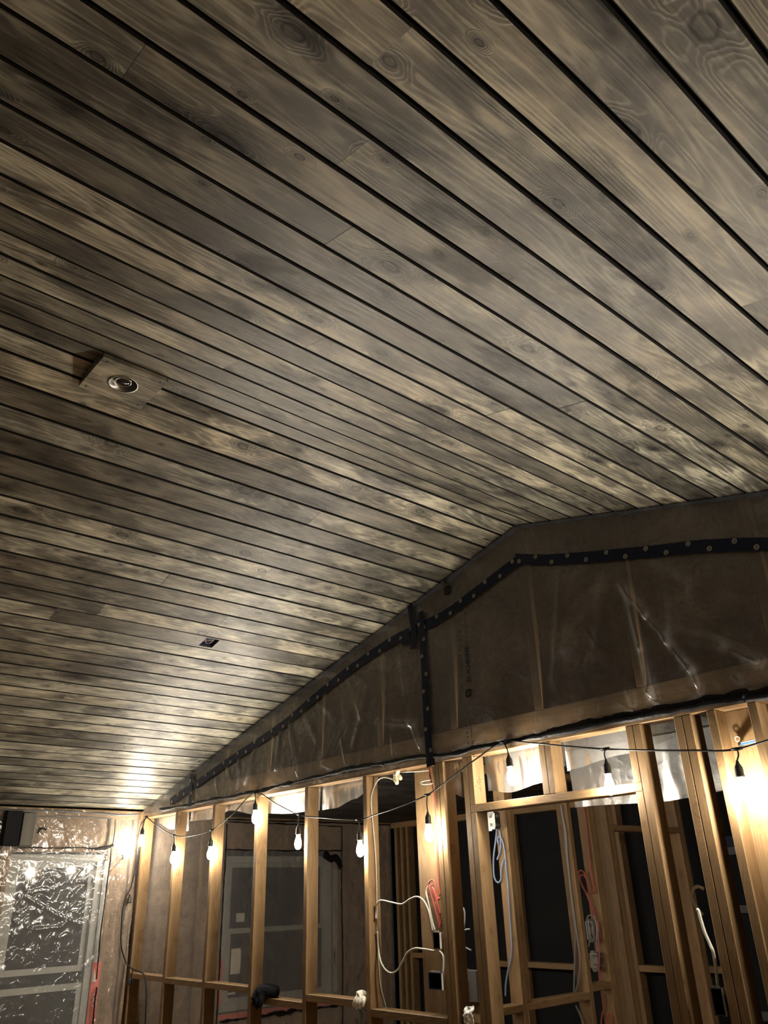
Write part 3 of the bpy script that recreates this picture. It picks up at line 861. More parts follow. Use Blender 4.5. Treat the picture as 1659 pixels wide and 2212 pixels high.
window_x('window_1', W1, 1.335, 'white vinyl window behind crinkled plastic at far left', drop=1.225)
a1, a2 = at_x(513, 1992, -.05), at_x(532, 1972, -.05); b1, b2 = at_x(497, 2105, -.05), at_x(521, 2048, -.05); c1, c2 = at_x(488, 2150, -.05), at_x(508, 2143, -.05)
window_x('window_2', W2, 1.525, 'white vinyl window seen between the studs, paper stickers on glass',
         [(a1.y, a2.y, a1.z, a2.z, -.079), (b1.y, b2.y, b1.z, b2.z, -.051), (c1.y, c2.y, c1.z, c2.z, -.051)])
# flashing tape beside window 1: white, then red with white lettering
fy = [(-.292, -.255)]
link('flashing_tape', mesh_of('flashing_tape', *boxdata(-.004, -.001, -.300, -.262, 1.36, 2.10)), 'white_vinyl', wl)
rf = link('flashing_tape', mesh_of('flashing_tape', *boxdata(-.004, -.001, -.300, -.232, .62, 1.36)), 'red_flashing', wl)
me = text_mesh('OD', .058)
o = link('lettering', me, 'white_print', rf)
p = at_x(199, 2210, 0.001)
o.matrix_world = Matrix(((0, 0, 1, .0005), (0, -1, 0, -.238), (1, 0, 0, 1.055), (0, 0, 0, 1)))
tri = [Vector((.0005, -.292, 1.225)), Vector((.0005, -.255, 1.225)), Vector((.0005, -.285, 1.325))]
link('arrow_print', mesh_of('arrow_print', tri, [(0, 1, 2)]), 'white_print', rf)
rf2 = link('flashing_tape', mesh_of('flashing_tape', *boxdata(-.004, -.001, W2[0]-.03, W2[0]+.01, 1.30, 2.02)), 'white_vinyl', wl)
link('flashing_tape', mesh_of('flashing_tape', *boxdata(-.004, -.001, W2[0]-.03, W2[0]+.01, .95, 1.30)), 'red_flashing', wl)
link('flashing_tape', mesh_of('flashing_tape', *boxdata(-.004, -.001, W2[0]-.03, W2[1]+.06, .845, .885)), 'red_flashing', wl)
link('flashing_tape', mesh_of('flashing_tape', *boxdata(-.004, -.001, 2.105, 2.16, .95, 2.02)), 'white_vinyl', wl)

# ================================================================ partition running away from the gable wall
PX0, PX1 = 3.511, 3.600
wp = structure(empty('wall_partition'), 'open stud partition running back from the gable wall beyond the doorway')
lumber('top_plate', (PX0, PX1), (D+.04, Y_FAR), (2.44, 2.478), wp)
lumber('bottom_plate', (PX0, PX1), (D+.04, 1.76), (0, .038), wp)
def pst(y0, y1, z0=.038, z1=2.44, name='stud'): return lumber(name, (PX0, PX1), (y0, y1), (z0, z1), wp)
pst(.675, .713); pst(1.290, 1.328)
pst(1.519, 1.557); pst(1.562, 1.600)
pst(1.720, 1.758); pst(1.758, 1.796, z1=2.13, name='jack_stud'); pst(1.758, 1.796, z0=2.168, name='cripple_stud')
lumber('header', (PX0, PX1), (1.758, 2.68), (2.130, 2.168), wp)
pst(2.642, 2.680, z1=2.13, name='jack_stud'); pst(2.642, 2.680, z0=2.168, name='cripple_stud'); pst(2.680, 2.718)
for a, b, zt in ((.127, .675, 1.215), (.713, 1.290, 1.218), (1.328, 1.519, 1.255)):
    lumber('block', (PX0, PX1), (a, b), (zt-.038, zt), wp)
# second board sistered on the first partition stud
lumber('nailer', (PX1-.089, PX1-.002), (.715, .753), (1.22, 2.44), wp)

# ================================================================ far wall
wf = structure(empty('wall_far', (0, 0, 0)), 'far stud wall lined with black membrane')
link('membrane', mesh_of('membrane', *join_data([boxdata(-.1, 3.62, Y_FAR+.092, Y_FAR+.11, 0, 2.5), boxdata(3.62, ROOM_X, Y_FAR+.092, Y_FAR+.11, 0, .9), boxdata(3.62, ROOM_X, Y_FAR+.092, Y_FAR+.11, 2.1, 2.5),
     boxdata(5.0, ROOM_X, Y_FAR+.092, Y_FAR+.11, .9, 2.1)])), 'black_membrane', wf)
lumber('top_plate', (0, ROOM_X), (Y_FAR, Y_FAR+D), (2.42, 2.478), wf)
lumber('bottom_plate', (0, ROOM_X), (Y_FAR, Y_FAR+D), (0, .038), wf)
for x in (.06, .15, .24, .80, 1.30, 1.70, 2.28, 2.86, 3.24, 3.60, 5.0, 5.6, 6.2, 6.8, 7.4, 8.0):
    lumber('stud', (x, x+.038), (Y_FAR, Y_FAR+D), (.038, 2.42), wf)
for a, b, zt in ((.278, .80, 1.235), (1.338, 1.70, 1.20), (1.738, 2.28, 1.205), (2.318, 2.86, 1.235), (2.898, 3.24, 1.22), (3.278, 3.60, 1.235)):
    lumber('block', (a, b), (Y_FAR, Y_FAR+D), (zt-.045, zt), wf)
w3 = structure(empty('window_3', (4.3, Y_FAR, .95)), 'dim window on the far wall behind the right studs')
o3 = w3.location
def ybox(nm, parts, mat, par):
    V, Fc = join_data(parts); return link(nm, mesh_of(nm, [Vector(v)-o3 for v in V], Fc), mat, par)
a, b, c, d = 3.66, 4.98, .92, 2.02; y0, y1 = Y_FAR+.04, Y_FAR+.088
ybox('window_frame', [boxdata(a, b, y0, y1, d-.05, d), boxdata(a, b, y0, y1, c, c+.05), boxdata(a, a+.05, y0, y1, c+.05, d-.05), boxdata(b-.05, b, y0, y1, c+.05, d-.05), boxdata(4.30, 4.36, y0, y1, c+.05, d-.05)], 'grey_vinyl', w3)
ybox('meeting_rail', [boxdata(a+.05, 4.30, y0+.005, y1-.005, 1.58, 1.63), boxdata(4.36, b-.05, y0+.005, y1-.005, 1.58, 1.63)], 'grey_vinyl', w3)
for (p, q) in ((a+.05, 4.30), (4.36, b-.05)):
    ybox('pane', [boxdata(p, q, y0+.02, y0+.026, c+.05, 1.58)], 'night_glass', w3)
    ybox('pane', [boxdata(p, q, y0+.02, y0+.026, 1.63, d-.05)], 'night_glass', w3)

# ================================================================ right and near walls, out of the picture
wr = structure(link('wall_right', mesh_of('wall_right', *boxdata(ROOM_X, ROOM_X+.1, Y_NEAR, Y_FAR, 0, 2.52)), 'glass_wool'), 'insulated right wall')

# ================================================================ STRING LIGHTS
sl = empty('string_lights', (at_y(316, 1764, -.03)))
tag(sl, 'black outdoor string light cord with clear glowing bulbs hung along the top plate', 'string lights')
s_off = sl.location
CY = -.034
node_px = [(316, 1764), (375, 1804), (457, 1793), (550, 1713), (647, 1760), (774, 1771), (923, 1717), (1087, 1603), (1307, 1618), (1592, 1618)]
bulb_px = [(305, 1814), (374, 1851), (454, 1841), (551, 1763), (644, 1817), (778, 1831), (926, 1797), (1104, 1674), (1316, 1692), (1604, 1702)]
mid_px = {0: [(343, 1786)], 1: [(410, 1806)], 2: [(500, 1761)], 3: [(598, 1737)], 4: [(700, 1767)], 5: [(810, 1760), (856, 1745)], 6: [(966, 1687), (1025, 1642)],
          7: [(1150, 1605), (1214, 1611)], 8: [(1420, 1621), (1500, 1621)]}
nodes = [at_y(a, b, -.022 if i in (0, 3, 7) else CY) for i, (a, b) in enumerate(node_px)]
bulbs = [at_y(a, b, CY) for a, b in bulb_px]
bulbs[0] = at_y(305, 1814, -.075)
cord = []
for i, nd in enumerate(nodes):
    cord.append(nd)
    for m in mid_px.get(i, []): cord.append(at_y(*m, CY))
# the string carries on out of the picture to the right
xx = nodes[-1].x; up_ = True
for k in range(5):
    xx += .62
    cord.append(Vector((xx-.31, CY, 2.24 if k % 2 else 2.30)))
    nd = Vector((xx, CY, 2.455 if k in (1, 3) else 2.27)); cord.append(nd); nodes.append(nd)
    bulbs.append(nd-Vector((0, 0, .155)))
def child(name, data, mat, par, smooth=True, base=None):
    V, Fc = data; b = base if base is not None else s_off
    return link(name, mesh_of(name, [Vector(v)-b for v in V], Fc, smooth), mat, par)
child('cord', tube_data(crom(cord, 8), .0042, 8), 'black_cord', sl)
SOCK = lathe([(.004, .086), (.0055, .082), (.0075, .074), (.0150, .060), (.0165, .054), (.0165, .030), (.0180, .028), (.0180, .022), (.0150, .020)], 18)
BULB = lathe([(.0120, .022), (.0125, .010), (.0160, -.002), (.0205, -.016), (.0228, -.030), (.0222, -.043), (.0185, -.056), (.0120, -.065), (.0040, -.069)], 20)
sock_me = mesh_of('socket', *SOCK, True); bulb_me = mesh_of('bulb', *BULB, True)
for i, (nd, bb) in enumerate(zip(nodes, bulbs)):
    d = (nd-bb); topv = bb + d.normalized()*.100 if d.length > .11 else bb+Vector((0, 0, .1))
    axis = (Vector((0, 0, 1))*.75 + d.normalized()*.25).normalized()
    base = bb + axis*.018
    q = Vector((0, 0, 1)).rotation_difference(axis)
    s = link('socket', sock_me, 'black_rubber', sl); s.location = base-s_off; s.rotation_mode = 'QUATERNION'; s.rotation_quaternion = q
    g = link('bulb', bulb_me, 'lit_bulb', s)
    st = base+axis*.084
    tee = tube_data([nd+Vector((-.022, 0, .001)), nd, nd+Vector((.022, 0, .001))], lambda u: .0075 if .1 < u < .9 else .006, 8)
    midp = (st+nd)/2+Vector((.006*(1 if i % 2 else -1), 0, 0))
    child('drop_lead', join_data([tube_data(crom([nd, midp, st], 5), .0034, 7), tee]), 'black_cord', sl)
    ld = bpy.data.lights.new('bulb_light', 'POINT'); ld.energy = BULB_W; ld.color = (1.0, .91, .77); ld.shadow_soft_size = .018
    lo = bpy.data.objects.new('bulb_light', ld); COL.objects.link(lo); lo.parent = sl
    lo.location = bb + axis*(-.012) - s_off
# tail of the string down the corner with an empty socket
tail_px = [(316, 1766), (303, 1785), (296, 1830), (291, 1880), (283, 1915), (276, 1930), (266, 1958), (262, 2000), (262, 2045), (272, 2078), (285, 2092), (304, 2100), (312, 2108), (316, 2140), (315, 2180), (313, 2230), (311, 2290)]
def at_corner(a, b):
    v = at_y(a, b, -.05); return v if v.x > .055 else at_x(a, b, .055)
tail = [at_corner(a, b) for a, b in tail_px]
child('cord', tube_data(crom(tail, 6), .0055, 8), 'black_cord', sl)
pn, ps = at_corner(277, 1929), at_corner(278, 1957)
s = link('socket', sock_me, 'black_rubber', sl); s.location = ps-s_off
child('drop_lead', tube_data(crom([pn, (pn+ps)/2+Vector((.012, 0, .03)), ps+Vector((0, 0, .084))], 5), .0032, 7), 'black_cord', sl)
pl = at_corner(282, 2122); pt = at_corner(286, 2094)
child('plug', join_data([tube_data([pl+Vector((0, 0, -.02)), pl+Vector((0, 0, -.012)), pl+Vector((0, 0, .018)), pl+Vector((0, 0, .03))], lambda u: .019 if u < .8 else .007, 10),
                         tube_data(crom([pl+Vector((0, 0, .03)), (pl+pt)/2+Vector((.004, 0, .02)), pt], 5), .0036, 7)]), 'black_rubber', sl)

# ================================================================ RIDGE LAMP PLATE
rp = empty('lamp_mounting_block', (4.448, -2.306, 3.583))
tag(rp, 'square stained wood block with round recessed lamp on the ridge', 'ceiling lamp')
def plate_with_hole(sx, sy, r, z0, z1, n=32):
    V, Fc = [], []
    ring = [Vector((r*math.cos(2*math.pi*k/n), r*math.sin(2*math.pi*k/n), 0)) for k in range(n)]
    def sq(k):
        c, s = math.cos(2*math.pi*k/n), math.sin(2*math.pi*k/n); m = max(abs(c), abs(s)); return Vector((c/m*sx/2, s/m*sy/2, 0))
    for z in (z0, z1):
        for k in range(n): V.append(ring[k]+Vector((0, 0, z)))
        for k in range(n): V.append(sq(k)+Vector((0, 0, z)))
    for k in range(n):
        k2 = (k+1) % n
        Fc.append((k, n+k, n+k2, k2)[::1]); Fc.append((2*n+k, 2*n+k2, 3*n+k2, 3*n+k))
        Fc.append((n+k, 3*n+k, 3*n+k2, n+k2)); Fc.append((k, k2, 2*n+k2, 2*n+k))
    return V, Fc
link('mounting_plate', mesh_of('mounting_plate', *plate_with_hole(.236, .254, .053, 0, .018)), 'stained_pine', rp)
link('lamp_housing', mesh_of('lamp_housing', *lathe([(.0525, -.002), (.0560, -.003), (.056, .0), (.0515, .002), (.047, .012), (.043, .022), (.034, .028), (.0005, .029)], 28, False), True), 'galvanised_steel', rp)
link('lens_ring', mesh_of('lens_ring', *lathe([(.026, .0085), (.029, .0075), (.031, .0105), (.028, .012), (.026, .0085)], 24, False), True), 'reflector', rp)
link('lamp_lens', mesh_of('lamp_lens', *lathe([(.0005, .008), (.020, .010), (.033, .016), (.041, .022)], 24, False), True), 'night_glass', rp)
sc = lathe([(.0005, -.0012), (.0038, -.001), (.004, .002), (.0005, .002)], 10, False)
for sx in (-1, 1):
    for sy in (-1, 1):
        o = link('screw', mesh_of('screw', [v+Vector((sx*.098, sy*.105, 0)) for v in sc[0]], sc[1], True), 'black_plastic', rp)
for sy in (-.126, .106): link('cleat', mesh_of('cleat', *boxdata(-.112, .112, sy, sy+.020, .018, .040)), 'stained_pine', rp)

# ================================================================ LAMP BOX IN THE LEFT SLOPE
d0, w0 = BOX_ROW
tx = Vector((-SLC, 0, -SLS)); nz = Vector((-SLS, 0, SLC)); ny = Vector((0, -1, 0))
jb_o = Vector((RIDGE_X, 0, RIDGE_Z)) + tx*(d0+.062); jb_o.y = (HOLE_Y[0]+HOLE_Y[1])/2
jb = empty('ceiling_box', jb_o)
jb.rotation_euler = Matrix(((tx.x, ny.x, nz.x), (tx.y, ny.y, nz.y), (tx.z, ny.z, nz.z))).to_euler()
tag(jb, 'blue electrical box set in a square hole in the board ceiling', 'electrical box')
hx, hy = .046, .041
link('box_body', mesh_of('box_body', *join_data([boxdata(-hx, hx, -hy, hy, .0232, .0238), boxdata(-hx, -hx+.003, -hy, hy, .012, .0232), boxdata(hx-.003, hx, -hy, hy, .012, .0232), boxdata(-hx, hx, -hy, -hy+.003, .012, .0232), boxdata(-hx, hx, hy-.003, hy, .012, .0232)])), 'blue_plastic', jb)
wv = []
for k in range(3):
    wv.append(tube_data(crom([Vector((-.03+.012*k, -.03, .02)), Vector((-.02+.02*k, -.012, .010)), Vector((.0+.012*k, .01, .013)), Vector((.02-.015*k, .03, .02))], 6), .0022, 6))
link('wire', mesh_of('wire', *join_data(wv[:1]), True), 'white_cable', jb)
link('wire', mesh_of('wire', *join_data(wv[1:2]), True), 'black_cord', jb)
link('wire', mesh_of('wire', *join_data(wv[2:]), True), 'copper_wire', jb)

# ================================================================ CABLES on the gable wall
def Y(pp, y): return [at_y(a, b, y) for a, b in pp]
def X(pp, x): return [at_x(a, b, x) for a, b in pp]
# white cable from the connector bundle, down the side of the stud
xs = XR[5]+.006
cable('stud_cable', [Y([(848, 1683), (832, 1679), (818, 1684), (808, 1700)], .05) + X([(802, 1721), (802, 1745), (805, 1775), (808, 1810), (811, 1850), (813, 1900), (814, 1950), (814, 1990), (815, 2030), (818, 2080), (822, 2130), (832, 2170), (836, 2185)], xs)],
      .0042, 'white_cable', 'thin white cable running down a stud from the cream connectors')
cable('jumper_cable', [[at_x(812, 1985, xs+.014), at_x(814, 1957, xs+.014)]+Y([(822, 1945), (845, 1949), (868, 1953), (884, 1943), (900, 1937), (914, 1944), (925, 1965), (931, 1990), (935, 2012)], .03)],
      .0046, 'white_cable', 'white cable arching across the stud bay into the upper wall box')
cable('jumper_cable', [[at_x(815, 2012, xs+.014), at_x(817, 2045, xs+.014)]+Y([(822, 2075), (832, 2094), (846, 2102), (860, 2094), (870, 2076), (880, 2058), (895, 2049), (915, 2050), (938, 2054)], .03)],
      .0049, 'white_cable', 'white cable sagging low across the bay below the upper wall box')
cable('feed_cable', [Y([(950, 2054), (957, 2065), (958, 2085), (957, 2100)], -.006)], .0045, 'white_cable', 'short white cable linking the two wall boxes')
cable('tie_cable', [Y([(867, 1668), (885, 1667), (905, 1666), (928, 1664)], .06)], .004, 'white_cable', 'white cable running level from connectors to the post')
cable('tie_cable', [Y([(930, 1684), (915, 1687), (909, 1691), (916, 1694), (934, 1692)], .05)], .004, 'white_cable', 'small white cable loop stapled on the wide board')
# red cables
cable('red_cable', [Y([(927, 1655), (929, 1675), (934, 1700), (937, 1714)], .06)+Y([(940, 1760), (941, 1800), (943, 1850), (946, 1900), (951, 1935)], .06)], .0045, 'red_cable', 'red cable dropping from the blue tape down the wide board')
cable('red_cable', [Y([(950, 2006), (946, 1985), (939, 1960), (931, 1930), (926, 1912), (929, 1903), (936, 1902), (940, 1912), (943, 1932), (947, 1943), (950, 1940)], .055),
                    Y([(952, 2000), (949, 1975), (942, 1945), (935, 1922), (931, 1914), (934, 1912)], .05), Y([(951, 1975), (945, 1950), (938, 1925), (933, 1916)], .05)],
      .0048, 'red_cable', 'looped bundle of red cable above the upper wall box')
cable('loop_cable', [Y([(950, 1978), (946, 1960), (941, 1948)], .072), Y([(940, 2010), (934, 1990), (927, 1955), (921, 1930), (923, 1918), (928, 1912)], .072)], .0045, 'white_cable', 'white cable beside the red cable loops')
# cream connector bundle
cb = empty('wire_connectors', at_y(855, 1676, .04)); tag(cb, 'cluster of cream wire connectors under the top plate', 'connector')
nutv = lathe([(.0005, -.020), (.006, -.019), (.0095, -.014), (.0105, -.004), (.0095, .004), (.0085, .012), (.0100, .014), (.0100, .017), (.0005, .018)], 14, False)
for (dx, dz, ty, tz) in ((-.012, -.010, .2, .15), (.006, -.026, 0, -.1), (.020, -.004, .3, -.5), (.024, .018, -.2, -2.3), (-.004, .014, .1, 2.6)):
    o = link('connector_cap', mesh_of('connector_cap', *nutv, True), 'cream_plastic', cb); o.location = (dx, ty*.03, dz); o.rotation_euler = (ty, tz, 0); o.scale = (1.25,)*3
link('wire', mesh_of('wire', *join_data([tube_data(crom([Vector((-.012, 0, .0)), Vector((0, .0, .012)), Vector((.012, 0, .006)), Vector((.022, 0, .010))], 5), .003, 6),
     tube_data(crom([Vector((.004, 0, -.012)), Vector((.008, .0, .004)), Vector((.002, 0, .020))], 5), .003, 6)]), True), 'copper_wire', cb)

def device_box(name, px0, px1, y, depth, mat, label, tabs='white_cable', plane='y'):
    """open-fronted wall box; its mouth faces the room"""
    A, B = at_y(*px0, y), at_y(*px1, y)
    x0, x1, z0, z1 = min(A.x, B.x), max(A.x, B.x), min(A.z, B.z), max(A.z, B.z)
    root = empty(name, ((x0+x1)/2, y, z0)); off = root.location
    tag(root, label, 'electrical box', 'open wall boxes')
    t_ = .004
    parts = [boxdata(x0, x1, y+depth-t_, y+depth, z0, z1), boxdata(x0, x0+t_, y, y+depth-t_, z0, z1), boxdata(x1-t_, x1, y, y+depth-t_, z0, z1),
             boxdata(x0+t_, x1-t_, y, y+depth-t_, z0, z0+t_), boxdata(x0+t_, x1-t_, y, y+depth-t_, z1-t_, z1)]
    child('box_shell', join_data(parts), mat, root, False, off)
    child('mounting_ear', join_data([boxdata(x0+.2*(x1-x0), x0+.45*(x1-x0), y-.002, y+.002, z1, z1+.008), boxdata(x0+.55*(x1-x0), x1-.1*(x1-x0), y-.002, y+.002, z1, z1+.008),
          boxdata(x1, x1+.003, y-.002, y+depth*.6, z0, z1)]), tabs, root, False, off)
    w = [tube_data(crom([Vector((x0+(x1-x0)*f, y+depth*.7, z1-.01)), Vector((x0+(x1-x0)*(.5+.3*math.sin(k*2)), y+.012, (z0+z1)/2)), Vector((x0+(x1-x0)*(1-f), y+depth*.6, z0+.014))], 6), .0018, 6) for k, f in enumerate((.25, .5, .75))]
    child('wire', join_data(w), 'black_cord', root, True, off)
    return root
device_box('wall_box', (935, 2014), (951, 2050), -.008, .07, 'black_plastic', 'small black wall box beside the doubled post, cables entering its top')
device_box('wall_box', (925, 2100), (955, 2139), -.008, .07, 'blue_plastic', 'wider navy blue wall box low on the doubled post')
device_box('wall_box', (1534, 2134), (1569, 2196), -.004, .07, 'black_plastic', 'black wall box on the doubled stud at lower right', 'galvanised_steel')

def steel_box(name, mx, my, mz, sx, sy, sz, label, parent=None):
    """galvanised box with bevelled back, ears and knock-outs, its back toward the viewer's side"""
    root = empty(name, (mx, my, mz)); tag(root, label, 'electrical box', 'steel boxes on the partition studs')
    bm = bmesh.new(); bmesh.ops.create_cube(bm, size=1); bmesh.ops.scale(bm, vec=(sx, sy, sz), verts=bm.verts)
    bmesh.ops.bevel(bm, geom=[e for e in bm.edges], offset=.008, segments=2, affect='EDGES')
    me = bpy.data.meshes.new('box_shell'); bm.to_mesh(me); bm.free(); link('box_shell', me, 'galvanised_steel', root)
    for dz in (-.26, .26):
        o = link('knockout', mesh_of('knockout', *lathe([(.0005, .0), (.009, .0), (.0095, .0015), (.0105, .0015), (.0105, 0)], 14, False), True), 'dull_steel', root)
        o.location = (sx*.12, -sy/2-.0015, dz*sz); o.rotation_euler = (math.pi/2, 0, 0)
        o = link('knockout', mesh_of('knockout', *lathe([(.0005, .0), (.009, .0), (.0095, .0015), (.0105, .0015), (.0105, 0)], 14, False), True), 'dull_steel', root)
        o.location = (sx/2+.0005, 0, dz*sz); o.rotation_euler = (0, math.pi/2, 0)
    for bx in (boxdata(-sx*.2, sx*.2, -sy/2-.003, -sy/2+.01, sz/2-.001, sz/2+.008), boxdata(-sx*.2, sx*.2, -sy/2-.003, -sy/2+.01, -sz/2-.008, -sz/2+.001)):
        link('mounting_ear', mesh_of('mounting_ear', *bx), 'galvanised_steel', root)
    for zz in (-sz/2+.014, sz/2-.014):
        link('rib', mesh_of('rib', *boxdata(-sx/2+.008, sx/2-.008, -sy/2-.003, -sy/2, zz-.002, zz+.002)), 'galvanised_steel', root)
    return root
c0 = at_x(1067, 1773, 3.575)
steel_box('steel_box', 3.572, c0.y-.003, c0.z, .070, .062, .098, 'shiny steel box under the door head with blue cable hanging below')
c1 = at_x(1283, 2010, 3.56); steel_box('steel_box', 3.545, 1.482, c1.z, .070, .070, .118, 'taller grey steel box on the red-cabled stud')
c2 = at_x(1291, 2076, 3.56); steel_box('steel_box', 3.545, 1.482, c2.z, .070, .070, .098, 'lower grey steel box below the other on the red-cabled stud')
# dark gang box deep in the bay left of the doorway
g0 = at_y(1012, 2130, .25)
root = empty('gang_box', (g0.x, .25, g0.z)); tag(root, 'dull dark steel gang box in shadow low left of the doorway', 'electrical box')
link('box_shell', mesh_of('box_shell', *join_data([boxdata(-.05, .06, 0, .06, -.07, .07), boxdata(-.055, -.05, -.01, .06, -.075, .075)])), 'dull_steel', root)
link('cover_plate', mesh_of('cover_plate', *boxdata(-.03, .0, -.004, 0, -.05, .03)), 'galvanised_steel', root)
lumber('box_support', (g0.x-.06, g0.x+.11), (.27, .31), (.0, g0.z-.07), wp)

# blue cable on the first partition stud
yb = .672
def P1(pp, x=3.57): return X(pp, x)
def F1(pp, y=.662): return Y(pp, y)
cable('blue_cable', [F1([(1073, 1793), (1071, 1815), (1067, 1845), (1066, 1870), (1068, 1895), (1075, 1906), (1082, 1900), (1083, 1880), (1087, 1862), (1088, 1856)]),
                     F1([(1079, 1793), (1082, 1815), (1080, 1840), (1074, 1857)]),
                     F1([(1077, 1825), (1075, 1812), (1080, 1808), (1086, 1818), (1091, 1845), (1094, 1880), (1098, 1920), (1101, 1970), (1104, 2010), (1106, 2050), (1104, 2072), (1098, 2095), (1093, 2125), (1092, 2152)])],
      .0052, 'blue_cable', 'pale blue cable looped under the shiny steel box and down its stud')
# grey pair on the second stud
cable('grey_cable', [Y([(1211, 1738), (1214, 1760), (1219, 1790), (1222, 1830), (1228, 1880), (1234, 1940), (1240, 1990), (1243, 2010), (1242, 2050), (1241, 2090), (1240, 2145)], 1.282),
                     Y([(1212, 1738), (1216, 1765), (1222, 1795), (1226, 1850), (1232, 1910), (1238, 1960), (1245, 2010), (1252, 2060), (1253, 2085), (1249, 2120), (1243, 2145)], 1.280),
                     Y([(1244, 2172), (1250, 2185), (1258, 2205), (1266, 2240)], 1.282)], .0052, 'grey_cable', 'pair of grey cables stapled down the second partition stud')
# red pair on the third stud
cable('red_cable', [Y([(1258, 1735), (1263, 1760), (1266, 1778), (1270, 1820), (1274, 1860), (1279, 1900), (1283, 1918), (1281, 1928), (1275, 1926), (1271, 1908), (1265, 1896), (1257, 1889), (1253, 1898), (1258, 1915), (1270, 1935), (1280, 1962), (1288, 1985)], 1.508),
                    Y([(1259, 1735), (1264, 1765), (1268, 1800), (1273, 1850), (1281, 1905)], 1.511),
                    Y([(1270, 1910), (1262, 1886), (1255, 1880), (1250, 1886), (1254, 1904), (1264, 1925), (1274, 1950), (1281, 1985)], 1.505)],
      .0052, 'red_cable', 'pair of red cables looped on the stud above the grey steel boxes')
cable('red_cable', [Y([(1291, 1990), (1293, 2030), (1295, 2070), (1294, 2100), (1296, 2122)], 1.440)], .0048, 'red_cable', 'single red cable passing in front of the grey steel boxes')
cable('red_cable', [Y([(1301, 2145), (1306, 2170), (1300, 2195), (1297, 2240)], 1.51), Y([(1311, 2240), (1311, 2205), (1316, 2190), (1322, 2196), (1325, 2240)], 1.50)], .0048, 'red_cable', 'red cable loop low under the partition blocking')
cable('grey_cable', [Y([(1272, 2045), (1273, 2030), (1269, 2005), (1268, 1985), (1272, 1978), (1280, 1978), (1286, 1988), (1290, 2010), (1289, 2035), (1292, 2057)], 1.436)], .0048, 'grey_cable', 'grey cable hooped over the taller steel box')
# grey loop in the dark bay left of the doorway
cable('grey_cable', [Y([(986, 2100), (988, 2060), (990, 2030), (1004, 2010), (1015, 2007)], .30), Y([(1018, 2053), (1002, 2043), (990, 2020), (985, 1985), (988, 1968), (996, 1960), (1003, 1966), (1004, 1990), (1000, 2030), (1000, 2100)], .30)],
      .0045, 'grey_cable', 'grey cable loop hanging in the dark bay left of the doorway')
# white cable by the doubled stud at right
cable('feed_cable', [Y([(1520, 1920), (1508, 1915), (1498, 1920), (1493, 1934), (1498, 1950), (1507, 1963), (1518, 1976)], .04), Y([(1505, 1965), (1509, 1968), (1515, 1990), (1523, 2015), (1534, 2040), (1541, 2058)], -.012)+Y([(1546, 2090), (1551, 2132)], .03)],
      .0062, 'white_cable', 'thick white cable hooking between the doubled studs at right')

# ================================================================ PIPE STUB
pa, pb_ = at_y(1601, 1607, .070), at_y(1634, 1600, .035)
pr = empty('pipe_stub', pa); tag(pr, 'short blue and white pipe end poking from the board at far right', 'pipe')
child('pipe', tube_data([pa+(pb_-pa)*u for u in (0, .2, .5, .8, 1)], .0065, 12), 'pipe_blue', pr, True, pa)
ax = (pb_-pa).normalized(); sd = Vector((0, -.0066, .001))
child('stripe', tube_data([pa+(pb_-pa)*u+sd+Vector((0, 0, .003)) for u in (.04, .3, .6, 1)], .0024, 6), 'white_print', pr, True, pa)
ringv = tube_data([pa+Vector((-.010+.010*math.cos(a), -.002, .022+.010*math.sin(a))) for a in [2*math.pi*k/14 for k in range(15)]], .0022, 6)
child('clip_ring', ringv, 'cream_plastic', pr, True, pa)
child('grommet', tube_data([pa+Vector((0, .004, 0)), pa-ax*.004, pa+ax*.004], .010, 12), 'black_rubber', pr, True, pa)

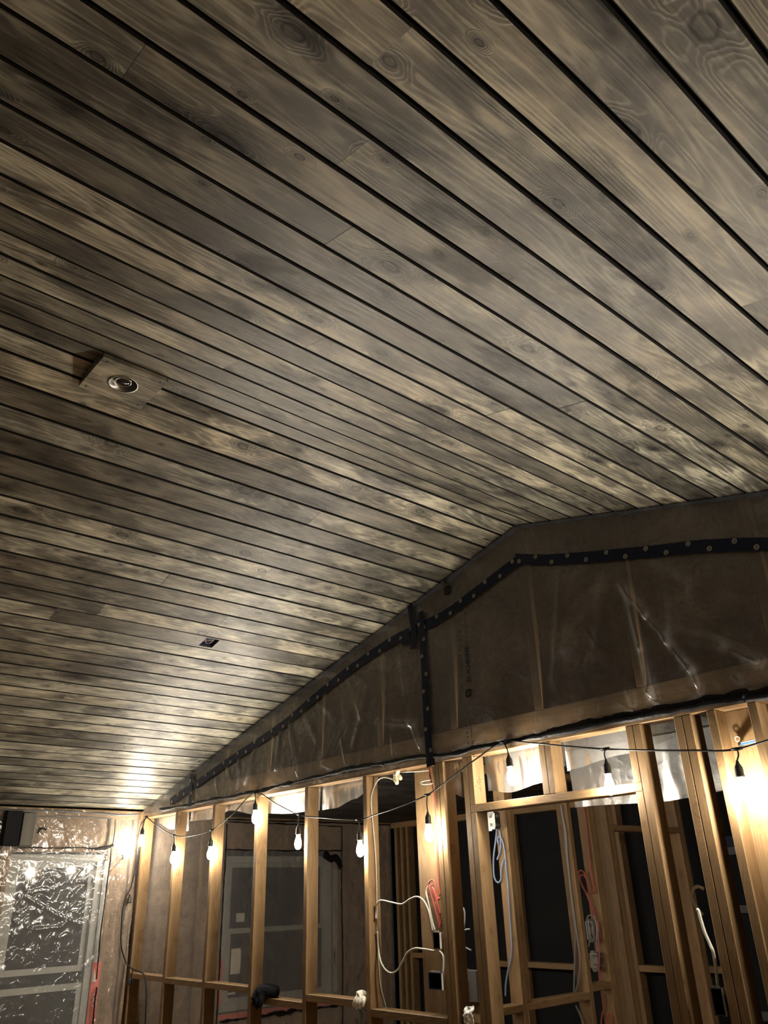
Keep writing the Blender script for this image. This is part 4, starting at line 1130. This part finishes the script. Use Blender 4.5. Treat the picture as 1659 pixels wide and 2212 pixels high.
# ================================================================ GLOVES AND RAG on the blocking
def blob(name, parts, mat, label, cat, vox=.0045):
    V, Fc = join_data(parts)
    o0 = sum((Vector(v) for v in V), Vector())/len(V)
    me = mesh_of(name, [Vector(v)-o0 for v in V], Fc, True)
    o = link(name, me, mat); o.location = o0
    m = o.modifiers.new('skin', 'REMESH'); m.mode = 'VOXEL'; m.voxel_size = vox; m.use_smooth_shade = True
    m2 = o.modifiers.new('ease', 'SMOOTH'); m2.factor = .6; m2.iterations = 4
    return tag(o, label, cat, 'work gloves on the blocking')
def finger(pts, r0, r1, n=5): return tube_data(crom(pts, n), lambda u: r0+(r1-r0)*u if .04 < u < .97 else (r0+(r1-r0)*u)*.6, 10)
def V3(px, py, y): return at_y(px, py, y)
zb = 1.215
blob('work_glove', [
    finger([V3(600, 2146, .03), V3(588, 2143, .02), V3(572, 2144, .0), V3(561, 2150, -.02)], .026, .050),
    finger([V3(601, 2138, .05), V3(585, 2138, .04), V3(568, 2140, .01)], .024, .045),
    finger([V3(572, 2134, .02), V3(560, 2146, -.01), V3(554, 2165, -.03)], .036, .042),
    finger([V3(566, 2148, -.02), V3(564, 2162, -.04), V3(561, 2176, -.035)], .022, .014),
    finger([V3(560, 2150, -.02), V3(556, 2166, -.045), V3(554, 2179, -.038)], .022, .013),
    finger([V3(554, 2150, -.01), V3(550, 2162, -.035), V3(549, 2172, -.03)], .020, .013)],
    'black_fabric', 'crumpled black work glove lying over the wall blocking', 'glove')
blob('work_glove', [
    finger([V3(789, 2152, .03), V3(782, 2150, .01), V3(773, 2155, -.012)], .022, .032),
    finger([V3(775, 2152, -.008), V3(768, 2163, -.024), V3(764, 2175, -.020)], .016, .010),
    finger([V3(778, 2155, -.010), V3(773, 2167, -.026), V3(770, 2180, -.020)], .015, .009),
    finger([V3(782, 2154, -.010), V3(779, 2166, -.026), V3(777, 2179, -.020)], .015, .009),
    finger([V3(786, 2153, -.008), V3(785, 2164, -.024), V3(783, 2175, -.020)], .014, .009)],
    'white_fabric', 'off-white work glove with fingers hanging over the blocking', 'glove', .003)
r0 = at_y(1022, 2190, .02)
def rag(u, v):
    a = (u-.5); b = v
    x = r0.x-.005+a*.062*(1-.35*abs(b-.5))+.012*fbm(u*3, v*3, 4)
    z = r0.z+.032-b*.072+.010*fbm(u*2.5, v*3, 8)
    return Vector((x, r0.y-.012+.018*fbm(u*4, v*4, 2)-.02*math.sin(b*3.1), z))
V, Fc = grid_data(18, 18, rag)
V = [v-r0 for v in V]
rg = link('rag', mesh_of('rag', V, Fc, True), 'white_rag'); rg.location = r0
m = rg.modifiers.new('cloth', 'SOLIDIFY'); m.thickness = .003
tag(rg, 'crumpled white rag stuck on the block left of the doorway', 'rag')
